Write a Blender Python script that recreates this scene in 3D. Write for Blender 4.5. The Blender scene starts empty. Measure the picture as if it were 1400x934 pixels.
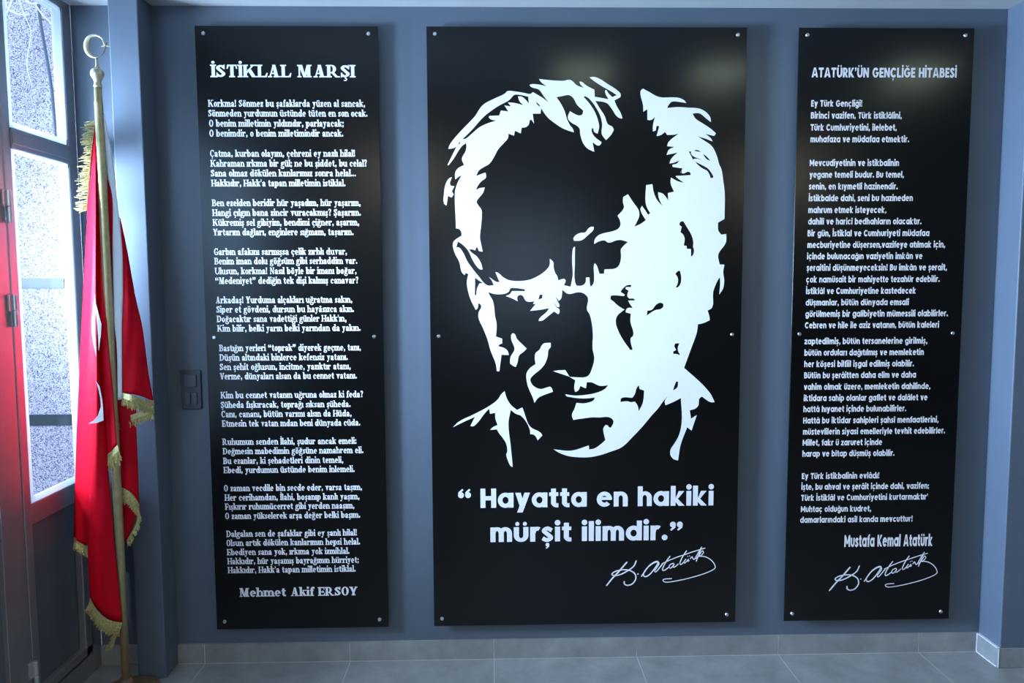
import bpy, bmesh, math, random
import numpy as np
from mathutils import Vector, Matrix
from mathutils.geometry import delaunay_2d_cdt

random.seed(7)
scene = bpy.context.scene
COL = scene.collection
PI = math.pi

# ------------------------------------------------------------------ camera
F_PX, PITCH, YAW, ROLL = 1013.1, 0.07967, 0.02205, -0.00437
CAM_POS = Vector((0.0, -3.0, 1.5737))
_cy, _sy, _cp, _sp = math.cos(YAW), math.sin(YAW), math.cos(PITCH), math.sin(PITCH)
FWD = Vector((_sy * _cp, _cy * _cp, -_sp))
_r = Vector((_cy, -_sy, 0.0))
_u = _r.cross(FWD)
RIGHT = math.cos(ROLL) * _r + math.sin(ROLL) * _u
UP = -math.sin(ROLL) * _r + math.cos(ROLL) * _u
cam = bpy.data.cameras.new('camera')
cam.sensor_width = 36.0
cam.lens = F_PX / 1400.0 * 36.0
cam.clip_start = 0.05
cam_ob = bpy.data.objects.new('camera', cam)
M = Matrix((RIGHT, UP, -FWD)).transposed().to_4x4()
M.translation = CAM_POS
cam_ob.matrix_world = M
COL.objects.link(cam_ob)
scene.camera = cam_ob


def at(px, py, Y=0.0):
    """point on the vertical plane y = Y that the survey pixel (px, py) of the photograph shows"""
    d = FWD + RIGHT * ((px - 700) / F_PX) - UP * ((py - 467) / F_PX)
    return CAM_POS + d * ((Y - CAM_POS.y) / d.y)


# ------------------------------------------------------------------ world, lights, exposure
scene.view_settings.view_transform = 'Standard'
scene.view_settings.look = 'None'
scene.view_settings.gamma = 1.0
scene.view_settings.use_curve_mapping = False
scene.view_settings.exposure = 0.0

world = bpy.data.worlds.new('sky')
scene.world = world
world.use_nodes = True
bg = world.node_tree.nodes['Background']
bg.inputs[0].default_value = (0.44, 0.68, 1.0, 1.0)
bg.inputs[1].default_value = 3.8


def area(name, loc, direction, sx, sy, power, color, spread=180):
    l = bpy.data.lights.new(name, 'AREA')
    l.shape = 'RECTANGLE'
    l.spread = math.radians(spread)
    l.size, l.size_y, l.energy, l.color = sx, sy, power, color
    o = bpy.data.objects.new(name, l)
    o.location = loc
    o.rotation_euler = Vector(direction).to_track_quat('-Z', 'Z').to_euler()
    COL.objects.link(o)
    return o


sun = bpy.data.lights.new('sun', 'SUN')
sun.energy, sun.angle, sun.color = 1.2, 0.02, (1.0, 0.96, 0.92)
sun_ob = bpy.data.objects.new('sun', sun)
sun_ob.rotation_euler = Vector((0.10, 0.8, -0.55)).to_track_quat('-Z', 'Z').to_euler()
COL.objects.link(sun_ob)
# daylight through the glazed side door and side window; the last two lamps are added
area('door_daylight', (-3.7, -1.15, 1.75), (4.1, 0.35, -0.1), 1.0, 1.3, 100, (0.42, 0.64, 1.0), 62)
area('side_window_daylight', (-2.45, -0.88, 1.72), (2.1, 0.8, -0.1), 0.6, 0.9, 98, (0.53, 0.73, 1.0), 85)
area('panel_glow_lamp', (-1.95, -2.1, 2.1), (1, 0.9, 0.0), 0.6, 0.9, 12, (0.35, 0.62, 1.0))  # added lamp, mirrored as a blue glow at the left panel's edge
area('rear_fill', (0.35, -5.88, 1.75), (0, 1, 0.0), 1.3, 1.1, 4, (0.80, 0.92, 1.0))  # added lamp in the rear opening, weak fill for the room

# ------------------------------------------------------------------ materials
MATS = {}


def mat(name, color, rough=0.5, metal=0.0, noise=0.0, nscale=8.0, spec=0.5, bump=0.0, bscale=60.0):
    m = bpy.data.materials.new(name)
    m.use_nodes = True
    nt = m.node_tree
    b = nt.nodes['Principled BSDF']
    b.inputs['Roughness'].default_value = rough
    b.inputs['Metallic'].default_value = metal
    b.inputs['Specular IOR Level'].default_value = spec
    b.inputs['Base Color'].default_value = (*color, 1)
    tc = nt.nodes.new('ShaderNodeTexCoord')
    if noise:
        n = nt.nodes.new('ShaderNodeTexNoise')
        n.inputs['Scale'].default_value = nscale
        n.inputs['Detail'].default_value = 6
        r = nt.nodes.new('ShaderNodeValToRGB')
        r.color_ramp.elements[0].position = 0.3
        r.color_ramp.elements[1].position = 0.7
        r.color_ramp.elements[0].color = (*[c * (1 - noise) for c in color], 1)
        r.color_ramp.elements[1].color = (*[min(1, c * (1 + noise)) for c in color], 1)
        nt.links.new(tc.outputs['Object'], n.inputs['Vector'])
        nt.links.new(n.outputs[0], r.inputs[0])
        nt.links.new(r.outputs[0], b.inputs['Base Color'])
    if bump:
        n2 = nt.nodes.new('ShaderNodeTexNoise')
        n2.inputs['Scale'].default_value = bscale
        n2.inputs['Detail'].default_value = 3
        bp = nt.nodes.new('ShaderNodeBump')
        bp.inputs['Strength'].default_value = bump
        bp.inputs['Distance'].default_value = 0.004
        nt.links.new(tc.outputs['Object'], n2.inputs['Vector'])
        nt.links.new(n2.outputs[0], bp.inputs['Height'])
        nt.links.new(bp.outputs[0], b.inputs['Normal'])
    MATS[name] = m
    return m


def add_translucent(m, color, fac):
    nt = m.node_tree
    out = nt.nodes['Material Output']
    b = nt.nodes['Principled BSDF']
    t = nt.nodes.new('ShaderNodeBsdfTranslucent')
    t.inputs[0].default_value = (*color, 1)
    mx = nt.nodes.new('ShaderNodeMixShader')
    mx.inputs[0].default_value = fac
    nt.links.new(b.outputs[0], mx.inputs[1])
    nt.links.new(t.outputs[0], mx.inputs[2])
    nt.links.new(mx.outputs[0], out.inputs[0])


wall_paint = mat('slate_blue_wall_paint', (0.100, 0.122, 0.158), 0.42, noise=0.04, nscale=3, bump=0.12, bscale=25)
ceiling_paint = mat('pale_grey_ceiling_paint', (0.60, 0.595, 0.59), 0.7, noise=0.03, bump=0.1)
frame_paint = mat('slate_frame_paint', (0.36, 0.345, 0.355), 0.38, metal=0.65, noise=0.05, nscale=5)
panel_paint = mat('lower_panel_paint', (0.12, 0.125, 0.15), 0.34, noise=0.05, nscale=5)
black_board = mat('satin_black_acrylic', (0.001, 0.0012, 0.0016), 0.24, spec=0.42)
vinyl = mat('white_vinyl', (0.79, 0.725, 0.735), 0.45, spec=0.3)
steel = mat('brushed_steel', (0.72, 0.73, 0.75), 0.28, metal=1.0)
hinge_steel = mat('hinge_aluminium', (0.62, 0.62, 0.63), 0.35, metal=0.85)
switch_plastic = mat('graphite_switch_plastic', (0.045, 0.05, 0.062), 0.3)
rocker_plastic = mat('graphite_rocker_plastic', (0.075, 0.083, 0.105), 0.35)
brass = mat('aged_brass', (0.47, 0.385, 0.20), 0.36, metal=0.55, noise=0.12, nscale=40)
finial_brass = mat('pale_gilded_brass', (0.66, 0.57, 0.38), 0.30, metal=0.45)
red_satin = mat('red_satin', (0.64, 0.004, 0.016), 0.5, noise=0.06, nscale=14)
red_satin.node_tree.nodes['Principled BSDF'].inputs['Specular IOR Level'].default_value = 0.0
add_translucent(red_satin, (0.62, 0.004, 0.018), 0.15)
_nt = red_satin.node_tree
_gl = _nt.nodes.new('ShaderNodeBsdfGlossy')
_gl.inputs['Color'].default_value = (1.0, 0.45, 0.6, 1)
_gl.inputs['Roughness'].default_value = 0.42
_ms = _nt.nodes.new('ShaderNodeMixShader')
_ms.inputs[0].default_value = 0.016
_out = _nt.nodes['Material Output']
_src = _out.inputs[0].links[0].from_socket
_nt.links.new(_src, _ms.inputs[1])
_nt.links.new(_gl.outputs[0], _ms.inputs[2])
_nt.links.new(_ms.outputs[0], _out.inputs[0])
white_cloth = mat('white_cloth', (0.78, 0.78, 0.80), 0.8, bump=0.2, bscale=300)
add_translucent(white_cloth, (0.8, 0.8, 0.82), 0.25)
gold_thread = mat('gold_thread', (0.50, 0.42, 0.17), 0.45, metal=0.25, noise=0.35, nscale=160)
wood_base = mat('brown_stand_lacquer', (0.16, 0.085, 0.035), 0.35, noise=0.2, nscale=20)
opal = mat('white_window_profile', (0.86, 0.87, 0.88), 0.5)
add_translucent(opal, (0.9, 0.92, 0.95), 0.55)
grout_white = mat('white_grout', (0.62, 0.62, 0.60), 0.8, noise=0.15, nscale=60)
cable_dark = mat('grey_cable_sheath', (0.06, 0.075, 0.10), 0.5)
cable_white = mat('white_cable_sheath', (0.75, 0.74, 0.72), 0.5)
band_stone = mat('dark_polished_band', (0.010, 0.015, 0.022), 0.3, noise=0.25, nscale=6)
pave = mat('pale_pavement', (0.42, 0.42, 0.42), 0.8, noise=0.1)
lamp_housing = mat('lamp_housing', (0.7, 0.7, 0.7), 0.5)


def tile_mat(name, x0, grout_on):
    m = mat(name, (0.165, 0.165, 0.16), 0.33)
    nt = m.node_tree
    b = nt.nodes['Principled BSDF']
    tc = nt.nodes.new('ShaderNodeTexCoord')
    n = nt.nodes.new('ShaderNodeTexNoise')
    n.inputs['Scale'].default_value = 7
    n.inputs['Detail'].default_value = 9
    n.inputs['Roughness'].default_value = 0.65
    nt.links.new(tc.outputs['Object'], n.inputs['Vector'])
    r = nt.nodes.new('ShaderNodeValToRGB')
    r.color_ramp.elements[0].position = 0.3
    r.color_ramp.elements[1].position = 0.72
    r.color_ramp.elements[0].color = (0.19, 0.185, 0.185, 1)
    r.color_ramp.elements[1].color = (0.32, 0.315, 0.31, 1)
    nt.links.new(n.outputs[0], r.inputs[0])
    last = r.outputs[0]
    if grout_on:
        sep = nt.nodes.new('ShaderNodeSeparateXYZ')
        nt.links.new(tc.outputs['Object'], sep.inputs[0])
        masks = []
        for axis, off in ((0, x0), (1, -0.012)):
            a = nt.nodes.new('ShaderNodeMath'); a.operation = 'SUBTRACT'; a.inputs[1].default_value = off - 6.0
            nt.links.new(sep.outputs[axis], a.inputs[0])
            d = nt.nodes.new('ShaderNodeMath'); d.operation = 'MODULO'; d.inputs[1].default_value = 0.6
            nt.links.new(a.outputs[0], d.inputs[0])
            e = nt.nodes.new('ShaderNodeMath'); e.operation = 'LESS_THAN'; e.inputs[1].default_value = 0.0028
            nt.links.new(d.outputs[0], e.inputs[0])
            masks.append(e)
        mx = nt.nodes.new('ShaderNodeMath'); mx.operation = 'MAXIMUM'
        nt.links.new(masks[0].outputs[0], mx.inputs[0])
        nt.links.new(masks[1].outputs[0], mx.inputs[1])
        mix = nt.nodes.new('ShaderNodeMix'); mix.data_type = 'RGBA'
        nt.links.new(mx.outputs[0], mix.inputs[0])
        nt.links.new(last, mix.inputs[6])
        mix.inputs[7].default_value = (0.5, 0.5, 0.48, 1)
        last = mix.outputs[2]
    nt.links.new(last, b.inputs['Base Color'])
    return m


TILE_X0 = -1.2155
floor_tile = tile_mat('grey_floor_tile', TILE_X0, True)
skirting_tile = tile_mat('grey_skirting_tile', TILE_X0, False)

# speckled granite of the outside wall
granite = mat('speckled_granite', (0.5, 0.47, 0.52), 0.5)
_nt = granite.node_tree
_tc = _nt.nodes.new('ShaderNodeTexCoord')
_v = _nt.nodes.new('ShaderNodeTexVoronoi')
_v.inputs['Scale'].default_value = 270
_nt.links.new(_tc.outputs['Object'], _v.inputs['Vector'])
_rgb = _nt.nodes.new('ShaderNodeSeparateColor')
_nt.links.new(_v.outputs['Color'], _rgb.inputs[0])
_cr = _nt.nodes.new('ShaderNodeValToRGB')
_cr.color_ramp.interpolation = 'CONSTANT'
_cr.color_ramp.elements[0].color = (0.06, 0.035, 0.085, 1)
_cr.color_ramp.elements[1].position = 0.16
_cr.color_ramp.elements[1].color = (0.22, 0.155, 0.25, 1)
e = _cr.color_ramp.elements.new(0.38); e.color = (0.36, 0.30, 0.35, 1)
e = _cr.color_ramp.elements.new(0.7); e.color = (0.48, 0.44, 0.45, 1)
_nt.links.new(_rgb.outputs[0], _cr.inputs[0])
_nt.links.new(_cr.outputs[0], _nt.nodes['Principled BSDF'].inputs['Base Color'])

glass = bpy.data.materials.new('window_glass')
glass.use_nodes = True
_nt = glass.node_tree
_nt.nodes.remove(_nt.nodes['Principled BSDF'])
_t = _nt.nodes.new('ShaderNodeBsdfTransparent')
_t.inputs[0].default_value = (0.93, 0.96, 0.97, 1)
_g = _nt.nodes.new('ShaderNodeBsdfGlossy')
_g.inputs['Roughness'].default_value = 0.02
_mx = _nt.nodes.new('ShaderNodeMixShader')
_mx.inputs[0].default_value = 0.02
_nt.links.new(_t.outputs[0], _mx.inputs[1])
_nt.links.new(_g.outputs[0], _mx.inputs[2])
_nt.links.new(_mx.outputs[0], _nt.nodes['Material Output'].inputs[0])

def glow_mat(name, color, strength):
    m = bpy.data.materials.new(name)
    m.use_nodes = True
    nt = m.node_tree
    nt.nodes.remove(nt.nodes['Principled BSDF'])
    e = nt.nodes.new('ShaderNodeEmission')
    e.inputs[0].default_value = (*color, 1)
    e.inputs[1].default_value = strength
    nt.links.new(e.outputs[0], nt.nodes['Material Output'].inputs[0])
    return m


fill_lamp_glow = glow_mat('fill_lamp_glow', (1.0, 0.97, 0.78), 26.0)  # emission of the added fill lamps behind the camera
lamp_glow_dim = glow_mat('lamp_glow_dim', (0.82, 1.0, 0.80), 9.0)


# ------------------------------------------------------------------ helpers
def link(o, parent=None):
    COL.objects.link(o)
    if parent is not None:
        o.parent = parent
    return o


def obj(name, bm, m, parent=None, origin=(0, 0, 0), smooth=False, bevel=0.0, seg=2):
    """one mesh object; geometry is given in world space, origin is where the object sits"""
    o3 = Vector(origin)
    off = parent.location if parent is not None else Vector((0, 0, 0))
    if parent is not None and parent.parent is not None:
        off = off + parent.parent.location
    if o3.length > 0 or off.length > 0:
        bmesh.ops.translate(bm, verts=bm.verts, vec=-(o3 if o3.length > 0 else off))
    bmesh.ops.recalc_face_normals(bm, faces=bm.faces)
    me = bpy.data.meshes.new(name)
    bm.to_mesh(me)
    bm.free()
    me.materials.append(m)
    if smooth:
        for p in me.polygons:
            p.use_smooth = True
    o = bpy.data.objects.new(name, me)
    if o3.length > 0:
        o.location = o3 - off
    link(o, parent)
    if bevel:
        md = o.modifiers.new('bevel', 'BEVEL')
        md.width = bevel
        md.segments = seg
        md.limit_method = 'ANGLE'
    return o


def empty(name, loc):
    o = bpy.data.objects.new(name, None)
    o.location = loc
    o.empty_display_size = 0.05
    return link(o)


def tag(o, label=None, cat=None, group=None, kind=None):
    if label: o['label'] = label
    if cat: o['category'] = cat
    if group: o['group'] = group
    if kind: o['kind'] = kind
    return o


def box(bm, x0, x1, y0, y1, z0, z1):
    vs = [bm.verts.new((x, y, z)) for x in (x0, x1) for y in (y0, y1) for z in (z0, z1)]
    for f in ((0, 1, 3, 2), (4, 6, 7, 5), (0, 4, 5, 1), (2, 3, 7, 6), (0, 2, 6, 4), (1, 5, 7, 3)):
        bm.faces.new([vs[i] for i in f])


def boxes(*bs):
    bm = bmesh.new()
    for b in bs:
        box(bm, *b)
    return bm


def lathe(bm, cx, cy, prof, n=24):
    rings = []
    for r, z in prof:
        rings.append([bm.verts.new((cx + r * math.cos(2 * PI * k / n), cy + r * math.sin(2 * PI * k / n), z)) for k in range(n)])
    for a, b in zip(rings, rings[1:]):
        for k in range(n):
            bm.faces.new((a[k], a[(k + 1) % n], b[(k + 1) % n], b[k]))
    bm.faces.new(rings[0][::-1])
    bm.faces.new(rings[-1])


def disc_y(bm, cx, cz, prof, n=18):
    """lathe about a horizontal axis along y; prof = (radius, y)"""
    rings = []
    for r, y in prof:
        rings.append([bm.verts.new((cx + r * math.cos(2 * PI * k / n), y, cz + r * math.sin(2 * PI * k / n))) for k in range(n)])
    for a, b in zip(rings, rings[1:]):
        for k in range(n):
            bm.faces.new((a[k], a[(k + 1) % n], b[(k + 1) % n], b[k]))
    bm.faces.new(rings[0][::-1])
    bm.faces.new(rings[-1])


def tube(bm, pts, r, n=8):
    pts = [Vector(p) for p in pts]
    rings = []
    for i, p in enumerate(pts):
        t = (pts[min(i + 1, len(pts) - 1)] - pts[max(i - 1, 0)]).normalized()
        a = t.cross(Vector((0.3, 1, 0.1))).normalized()
        b = t.cross(a)
        rings.append([bm.verts.new(p + r * (a * math.cos(2 * PI * k / n) + b * math.sin(2 * PI * k / n))) for k in range(n)])
    for A, B in zip(rings, rings[1:]):
        for k in range(n):
            bm.faces.new((A[k], A[(k + 1) % n], B[(k + 1) % n], B[k]))
    bm.faces.new(rings[0][::-1])
    bm.faces.new(rings[-1])


def catmull(pts, n=8, closed=False):
    out = []
    N = len(pts)
    rng = range(N) if closed else range(N - 1)
    for i in rng:
        if closed:
            p0, p1, p2, p3 = pts[(i - 1) % N], pts[i], pts[(i + 1) % N], pts[(i + 2) % N]
        else:
            p0, p1, p2, p3 = pts[max(i - 1, 0)], pts[i], pts[i + 1], pts[min(i + 2, N - 1)]
        for k in range(n):
            t = k / n
            out.append(tuple(0.5 * (2 * b + (c - a) * t + (2 * a - 5 * b + 4 * c - d) * t * t + (3 * b - a - 3 * c + d) * t ** 3)
                             for a, b, c, d in zip(p0, p1, p2, p3)))
    if not closed:
        out.append(tuple(pts[-1]))
    return out


# ------------------------------------------------------------------ setting
CEIL = 2.65
XW = -1.64            # inner face of the glazed side wall
XP0, XP1, YP = -1.436, -1.325, -0.122    # painted pillar at the left
XR, YR = 2.045, -0.136                   # pillar at the right
REAR = -6.0


def struct(name, bm, m, bevel=0.0):
    return tag(obj(name, bm, m, bevel=bevel), kind='structure')


tag(struct('floor', boxes((-1.75, 4.2, REAR, 0.15, -0.08, 0.0)), floor_tile), 'grey stone tile floor with pale joints', 'floor')
tag(struct('ceiling', boxes((-1.75, 4.2, REAR, 0.15, CEIL, CEIL + 0.1)), ceiling_paint), 'pale grey painted ceiling', 'ceiling')
tag(struct('wall_back', boxes((XW, 4.2, 0.0, 0.15, 0.0, CEIL)), wall_paint), 'slate blue painted wall behind the three black panels', 'wall')
tag(struct('trim_1', boxes((XP0, XP1, YP, 0.0, 0.0, CEIL)), wall_paint, 0.004), 'slim slate blue painted pillar behind the red flag', 'pillar')
tag(struct('trim_2', boxes((XR, 4.1, YR, 0.0, 0.0, CEIL)), wall_paint, 0.004), 'slate blue wall projection at the right edge of the photo', 'wall')
tag(struct('wall_right', boxes((4.1, 4.2, REAR, YR, 0.0, CEIL)), wall_paint), 'slate blue side wall on the right', 'wall')
# left wall: a solid part beyond the glazed door, a strip over and beside the glazing
tag(struct('wall_left', boxes((XW - 0.11, XW, REAR, -2.40, 0.0, CEIL)), wall_paint), 'slate blue side wall beyond the glazed door', 'wall')
# rear wall with an unseen window opening, added for fill light
tag(struct('wall_rear', boxes((-1.75, -1.2, REAR, REAR + 0.1, 0, CEIL), (2.4, 4.2, REAR, REAR + 0.1, 0, CEIL),
                              (-1.2, -0.3, REAR, REAR + 0.1, 0, CEIL), (1.0, 2.4, REAR, REAR + 0.1, 0, CEIL),
                              (-0.3, 1.0, REAR, REAR + 0.1, 0, 1.2), (-0.3, 1.0, REAR, REAR + 0.1, 2.3, CEIL)), wall_paint),
    'slate blue wall behind the camera', 'wall')

# skirting tiles: one tile every 0.6 m, white joints between
SK = 0.083
cuts = [XP1, TILE_X0] + [TILE_X0 + 0.6 * k for k in range(1, 6)] + [XR]
sk = boxes(*[(a + 0.0014, b - 0.0014, -0.010, 0.0, 0.002, SK) for a, b in zip(cuts, cuts[1:])])
b_back = tag(struct('baseboard_back', sk, skirting_tile), 'grey tile skirting along the foot of the panel wall', 'skirting')
obj('grout', boxes((XP1, XR, -0.0085, 0.0, 0.0, SK - 0.001)), grout_white, b_back)
b_rec = tag(struct('baseboard_corner', boxes((XW, XP0, -0.010, 0.0, 0.002, SK)), skirting_tile), 'short grey tile skirting behind the flagpole', 'skirting')
b_right = tag(struct('baseboard_right', boxes((XR - 0.010, XR, YR - 0.0, -0.0115, 0.002, SK - 0.003),
                                             (XR - 0.0095, 4.1, YR - 0.010, YR, 0.002, SK - 0.003)), skirting_tile),
              'grey tile skirting around the right wall projection', 'skirting')
obj('grout', boxes((XR - 0.013, XR, -0.013, -0.0102, 0.0, SK), (XR - 0.0125, XR - 0.009, YR - 0.0115, YR - 0.0095, 0.0, SK - 0.002),
                   (XR - 0.0115, XR, YR, -0.012, SK - 0.004, SK - 0.0005), (XR - 0.013, XR - 0.0095, YR, -0.012, 0.0, 0.0035)), grout_white, b_right)

# ---- side window: fixed glazing beside the door, transom above, solid panel below
G0, G1 = -0.405, -0.058      # glass opening along y
XI = XW - 0.038              # depth of the opening to the glass
win = tag(empty('window_1', (XW, (G0 + G1) / 2, 0)), 'narrow side window with transom light over a solid lower panel', 'window', kind='structure')
obj('window_frame', boxes((XI, XW, -0.445, G0, 0.0, CEIL), (XI, XW, G1, 0.0, 0.0, CEIL),
                          (XI, XW + 0.004, G0, G1, 2.035, 2.105), (XI, XW, G0, G1, 0.727, 0.802),
                          (XI, XW, G0, G1, 0.0, 0.085), (XI, XW, G0, G1, 2.62, CEIL)), frame_paint, win, bevel=0.002)
obj('transom_bead', boxes((XW + 0.004, XW + 0.009, G0, G1, 2.050, 2.090)), frame_paint, win, bevel=0.002)
obj('lower_panel', boxes((XW - 0.035, XW - 0.018, G0, G1, 0.085, 0.727)), panel_paint, win)
obj('panel_bead', boxes((XW - 0.018, XW + 0.010, -0.128, -0.083, 0.10, 0.56), (XW - 0.018, XW + 0.010, G0, -0.083, 0.10, 0.135)), frame_paint, win, bevel=0.004)
gl = 0.022
for z0, z1 in ((0.802, 2.035), (2.105, 2.62)):
    g = obj('glass_pane', boxes((XI - 0.012, XI - 0.008, G0 + 0.002, G1 - 0.002, z0 + 0.002, z1 - 0.002)), glass, win)
    obj('glazing_profile', boxes((XW - 0.012, XW - 0.004, G0, G0 + gl, z0, z1), (XW - 0.012, XW - 0.004, G0 + gl, G1, z0, z0 + gl),
                                 (XW - 0.012, XW - 0.004, G0 + gl, G1, z1 - gl * 0.6, z1), (XI, XW - 0.004, G1 - 0.006, G1, z0, z1)), opal, win)

# ---- glazed door next to it, with an added second leaf
def door_leaf(name, D0, D1, hinge_y, label):
    door = tag(empty(name, (XW, D1, 0)), label, 'door', kind='structure')
    obj('door_frame', boxes((XI, XW - 0.002, D1 - 0.115, D1, 0.012, 2.47), (XI, XW - 0.002, D0, D0 + 0.115, 0.012, 2.47),
                            (XI, XW - 0.002, D0 + 0.115, D1 - 0.115, 0.73, 0.80), (XI, XW - 0.002, D0 + 0.115, D1 - 0.115, 2.39, 2.47),
                            (XI, XW - 0.002, D0 + 0.115, D1 - 0.115, 0.012, 0.13)), frame_paint, door, bevel=0.002)
    obj('lower_panel', boxes((XW - 0.035, XW - 0.018, D0 + 0.115, D1 - 0.115, 0.13, 0.73)), panel_paint, door)
    obj('glass_pane', boxes((XI + 0.012, XI + 0.017, D0 + 0.115, D1 - 0.115, 0.80, 2.39)), glass, door)
    near = D0 if hinge_y > D0 + 0.2 else D1
    sgn = 1 if near == D0 else -1
    hb = bmesh.new()
    tube(hb, [(XW + 0.03, near + sgn * 0.05, 1.02), (XW + 0.045, near + sgn * 0.05, 1.02), (XW + 0.045, near + sgn * 0.17, 1.02)], 0.009)
    box(hb, XW - 0.002, XW + 0.03, near + sgn * 0.05 - 0.02, near + sgn * 0.05 + 0.02, 0.93, 1.07)
    obj('door_handle', hb, steel, door)
    for hz in (1.835, 1.485, 0.195):
        h = bmesh.new()
        lathe(h, XW + 0.010, hinge_y, [(0.0085, hz - 0.055), (0.0085, hz - 0.002), (0.006, hz - 0.001), (0.006, hz + 0.001), (0.0085, hz + 0.002), (0.0085, hz + 0.055)], 14)
        box(h, XW - 0.002, XW + 0.006, hinge_y - sgn * 0.023, hinge_y - sgn * 0.002, hz - 0.002, hz + 0.055)
        obj('hinge', h, hinge_steel, door, bevel=0.001)


door_leaf('door_1', -1.36, -0.449, -0.447, 'glazed slate grey door leaf hinged beside the narrow side window')
door_leaf('door_2', -2.275, -1.364, -2.277, 'added second glazed door leaf, farther from the panel wall')  # unseen leaf, added so bright outdoors reflects in the left panel
# fixed frame around the doors
tag(struct('trim_5', boxes((XI, XW, -2.40, -2.279, 0.0, CEIL), (XI, XW, -2.279, -0.445, 2.473, CEIL)), frame_paint), 'slate frame around the glazed double door', 'door frame')

# ---- outside: granite clad wall, pavement
tag(struct('wall_outside', boxes((-4.6, XW - 0.11, 0.27, 0.42, -0.12, 3.6)), granite), 'speckled granite wall seen outside through the window', 'wall')
for k, (z0, z1) in enumerate(((1.556, 1.600), (0.955, 1.003))):
    tag(struct('trim_%d' % (k + 3), boxes((-4.6, -1.868, 0.262, 0.27, z0, z1)), band_stone), ('upper' if k == 0 else 'lower') + ' dark band in the speckled granite wall outside', 'stone band')
tag(struct('pavement', boxes((-6.0, -1.75, -8.0, 0.42, -0.2, -0.12)), pave), 'pale pavement outside the window', 'pavement')


def cable(name, pts, r, m, label):
    bm = bmesh.new()
    tube(bm, catmull([tuple(at(*p)) for p in pts], 8), r, 8)
    return tag(obj(name, bm, m, smooth=True), label, 'cable')


cable('cable', [(50, -30, 0.20), (53, 10, 0.20), (57, 40, 0.20), (64, 80, 0.20), (70, 118, 0.20), (74, 160, 0.20), (78, 205, 0.20)], 0.006, cable_dark,
      'thick dark cable hanging outside behind the upper window pane')
cable('cable', [(20, -20, 0.18), (28, 5, 0.18), (34, 22, 0.18), (42, 42, 0.18), (40, 62, 0.18), (37, 90, 0.18), (44, 118, 0.18)], 0.0016, cable_white,
      'thin pale wire dangling outside left of the thick dark cable')
cable('cable', [(6, 24, 0.05), (12, 12, 0.05), (20, -10, 0.05)], 0.0035, cable_white,
      'short pale conduit crossing the top left corner of the upper window')
cable('cable', [(30, -20, 0.15), (36, 0, 0.15), (46, 5, 0.15), (58, 0, 0.15), (62, -20, 0.15)], 0.003, cable_white,
      'white loop of coiled cable at the top of the upper window')
cable('cable', [(10, -20, 0.15), (8, 5, 0.15), (16, 16, 0.15), (30, 20, 0.15), (40, 19.5, 0.15)], 0.0026, cable_white,
      'white cable curl sagging outside below the coiled loop')
cable('cable', [(48, 6, 0.16), (58, 20, 0.16), (70, 32, 0.16), (80, 44, 0.16)], 0.0026, cable_white,
      'white cable slanting down to the right across the thick dark cable')

# ---- ceiling lamps (above the frame: near row shines in the panels, rear pair is added fill)
def ceiling_lamp(lx, ly, h, glow, label, group):
    lamp = tag(empty('ceiling_lamp', (lx, ly, CEIL)), label, 'lamp', group)
    obj('lamp_housing', boxes((lx - h - 0.02, lx + h + 0.02, ly - h - 0.02, ly + h + 0.02, CEIL - 0.022, CEIL)), lamp_housing, lamp)
    obj('diffuser', boxes((lx - h, lx + h, ly - h, ly + h, CEIL - 0.027, CEIL - 0.022)), glow, lamp)


for lx in (0.45, 1.15, 2.15):
    ceiling_lamp(lx, -0.9, 0.13, lamp_glow_dim, 'small square ceiling lamp close to the panel wall', 'small ceiling lamps near the panel wall')
for lx in (-0.9, 2.75):  # added pair for fill, placed so reflections fall between the panels
    ceiling_lamp(lx, -4.4, 0.32, fill_lamp_glow, 'added large square fill lamp far behind the camera', 'added fill lamps at the back of the room')

# ------------------------------------------------------------------ painter's union of flat outlines
def inside(P, ring):
    x, y = P[:, 0], P[:, 1]
    r = np.asarray(ring, float)
    x0, y0 = r[:, 0], r[:, 1]
    x1, y1 = np.roll(x0, -1), np.roll(y0, -1)
    c = np.zeros(len(P), bool)
    for a, b, d, e_ in zip(x0, y0, x1, y1):
        if b != e_:
            hit = ((b > y) != (e_ > y)) & (x < (d - a) * (y - b) / (e_ - b) + a)
            c ^= hit
    return c


def paint(layers):
    """layers: (True/False, [rings]) painted in order (even-odd inside a layer); returns verts, tris of what stays painted"""
    vs, es = [], []
    for _, rings in layers:
        for ring in rings:
            b = len(vs)
            n = len(ring)
            vs += [Vector((p[0], p[1])) for p in ring]
            es += [(b + i, b + (i + 1) % n) for i in range(n)]
    V, E, Fc, _, _, _ = delaunay_2d_cdt(vs, es, [], 0, 1e-6)
    V = np.array([tuple(v) for v in V])
    T = np.array([tuple(f) for f in Fc])
    cen = V[T].mean(axis=1)
    on = np.zeros(len(T), bool)
    for w, rings in layers:
        c = np.zeros(len(T), bool)
        for ring in rings:
            c ^= inside(cen, ring)
        on[c] = w
    return V, T[on]


# ------------------------------------------------------------------ lettering
def ell(cx, cy, rx, ry, a0, a1, n):
    return [(cx + rx * math.cos(math.radians(a0 + (a1 - a0) * k / n)), cy + ry * math.sin(math.radians(a0 + (a1 - a0) * k / n))) for k in range(n + 1)]


class Style:
    def __init__(s, serif):
        s.serif = serif
        if serif:
            s.W, s.H, s.X, s.A, s.D, s.ow, s.nw, s.gap, s.space, s.cw = 25, 11.5, 70, 104, -25, 66, 72, 0, 46, 88
            s.sl, s.R = 10, 20
        else:
            s.W, s.H, s.X, s.A, s.D, s.ow, s.nw, s.gap, s.space, s.cw = 26, 22, 77, 104, -26, 80, 74, 9, 46, 82
            s.sl, s.R = 0, 24


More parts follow.
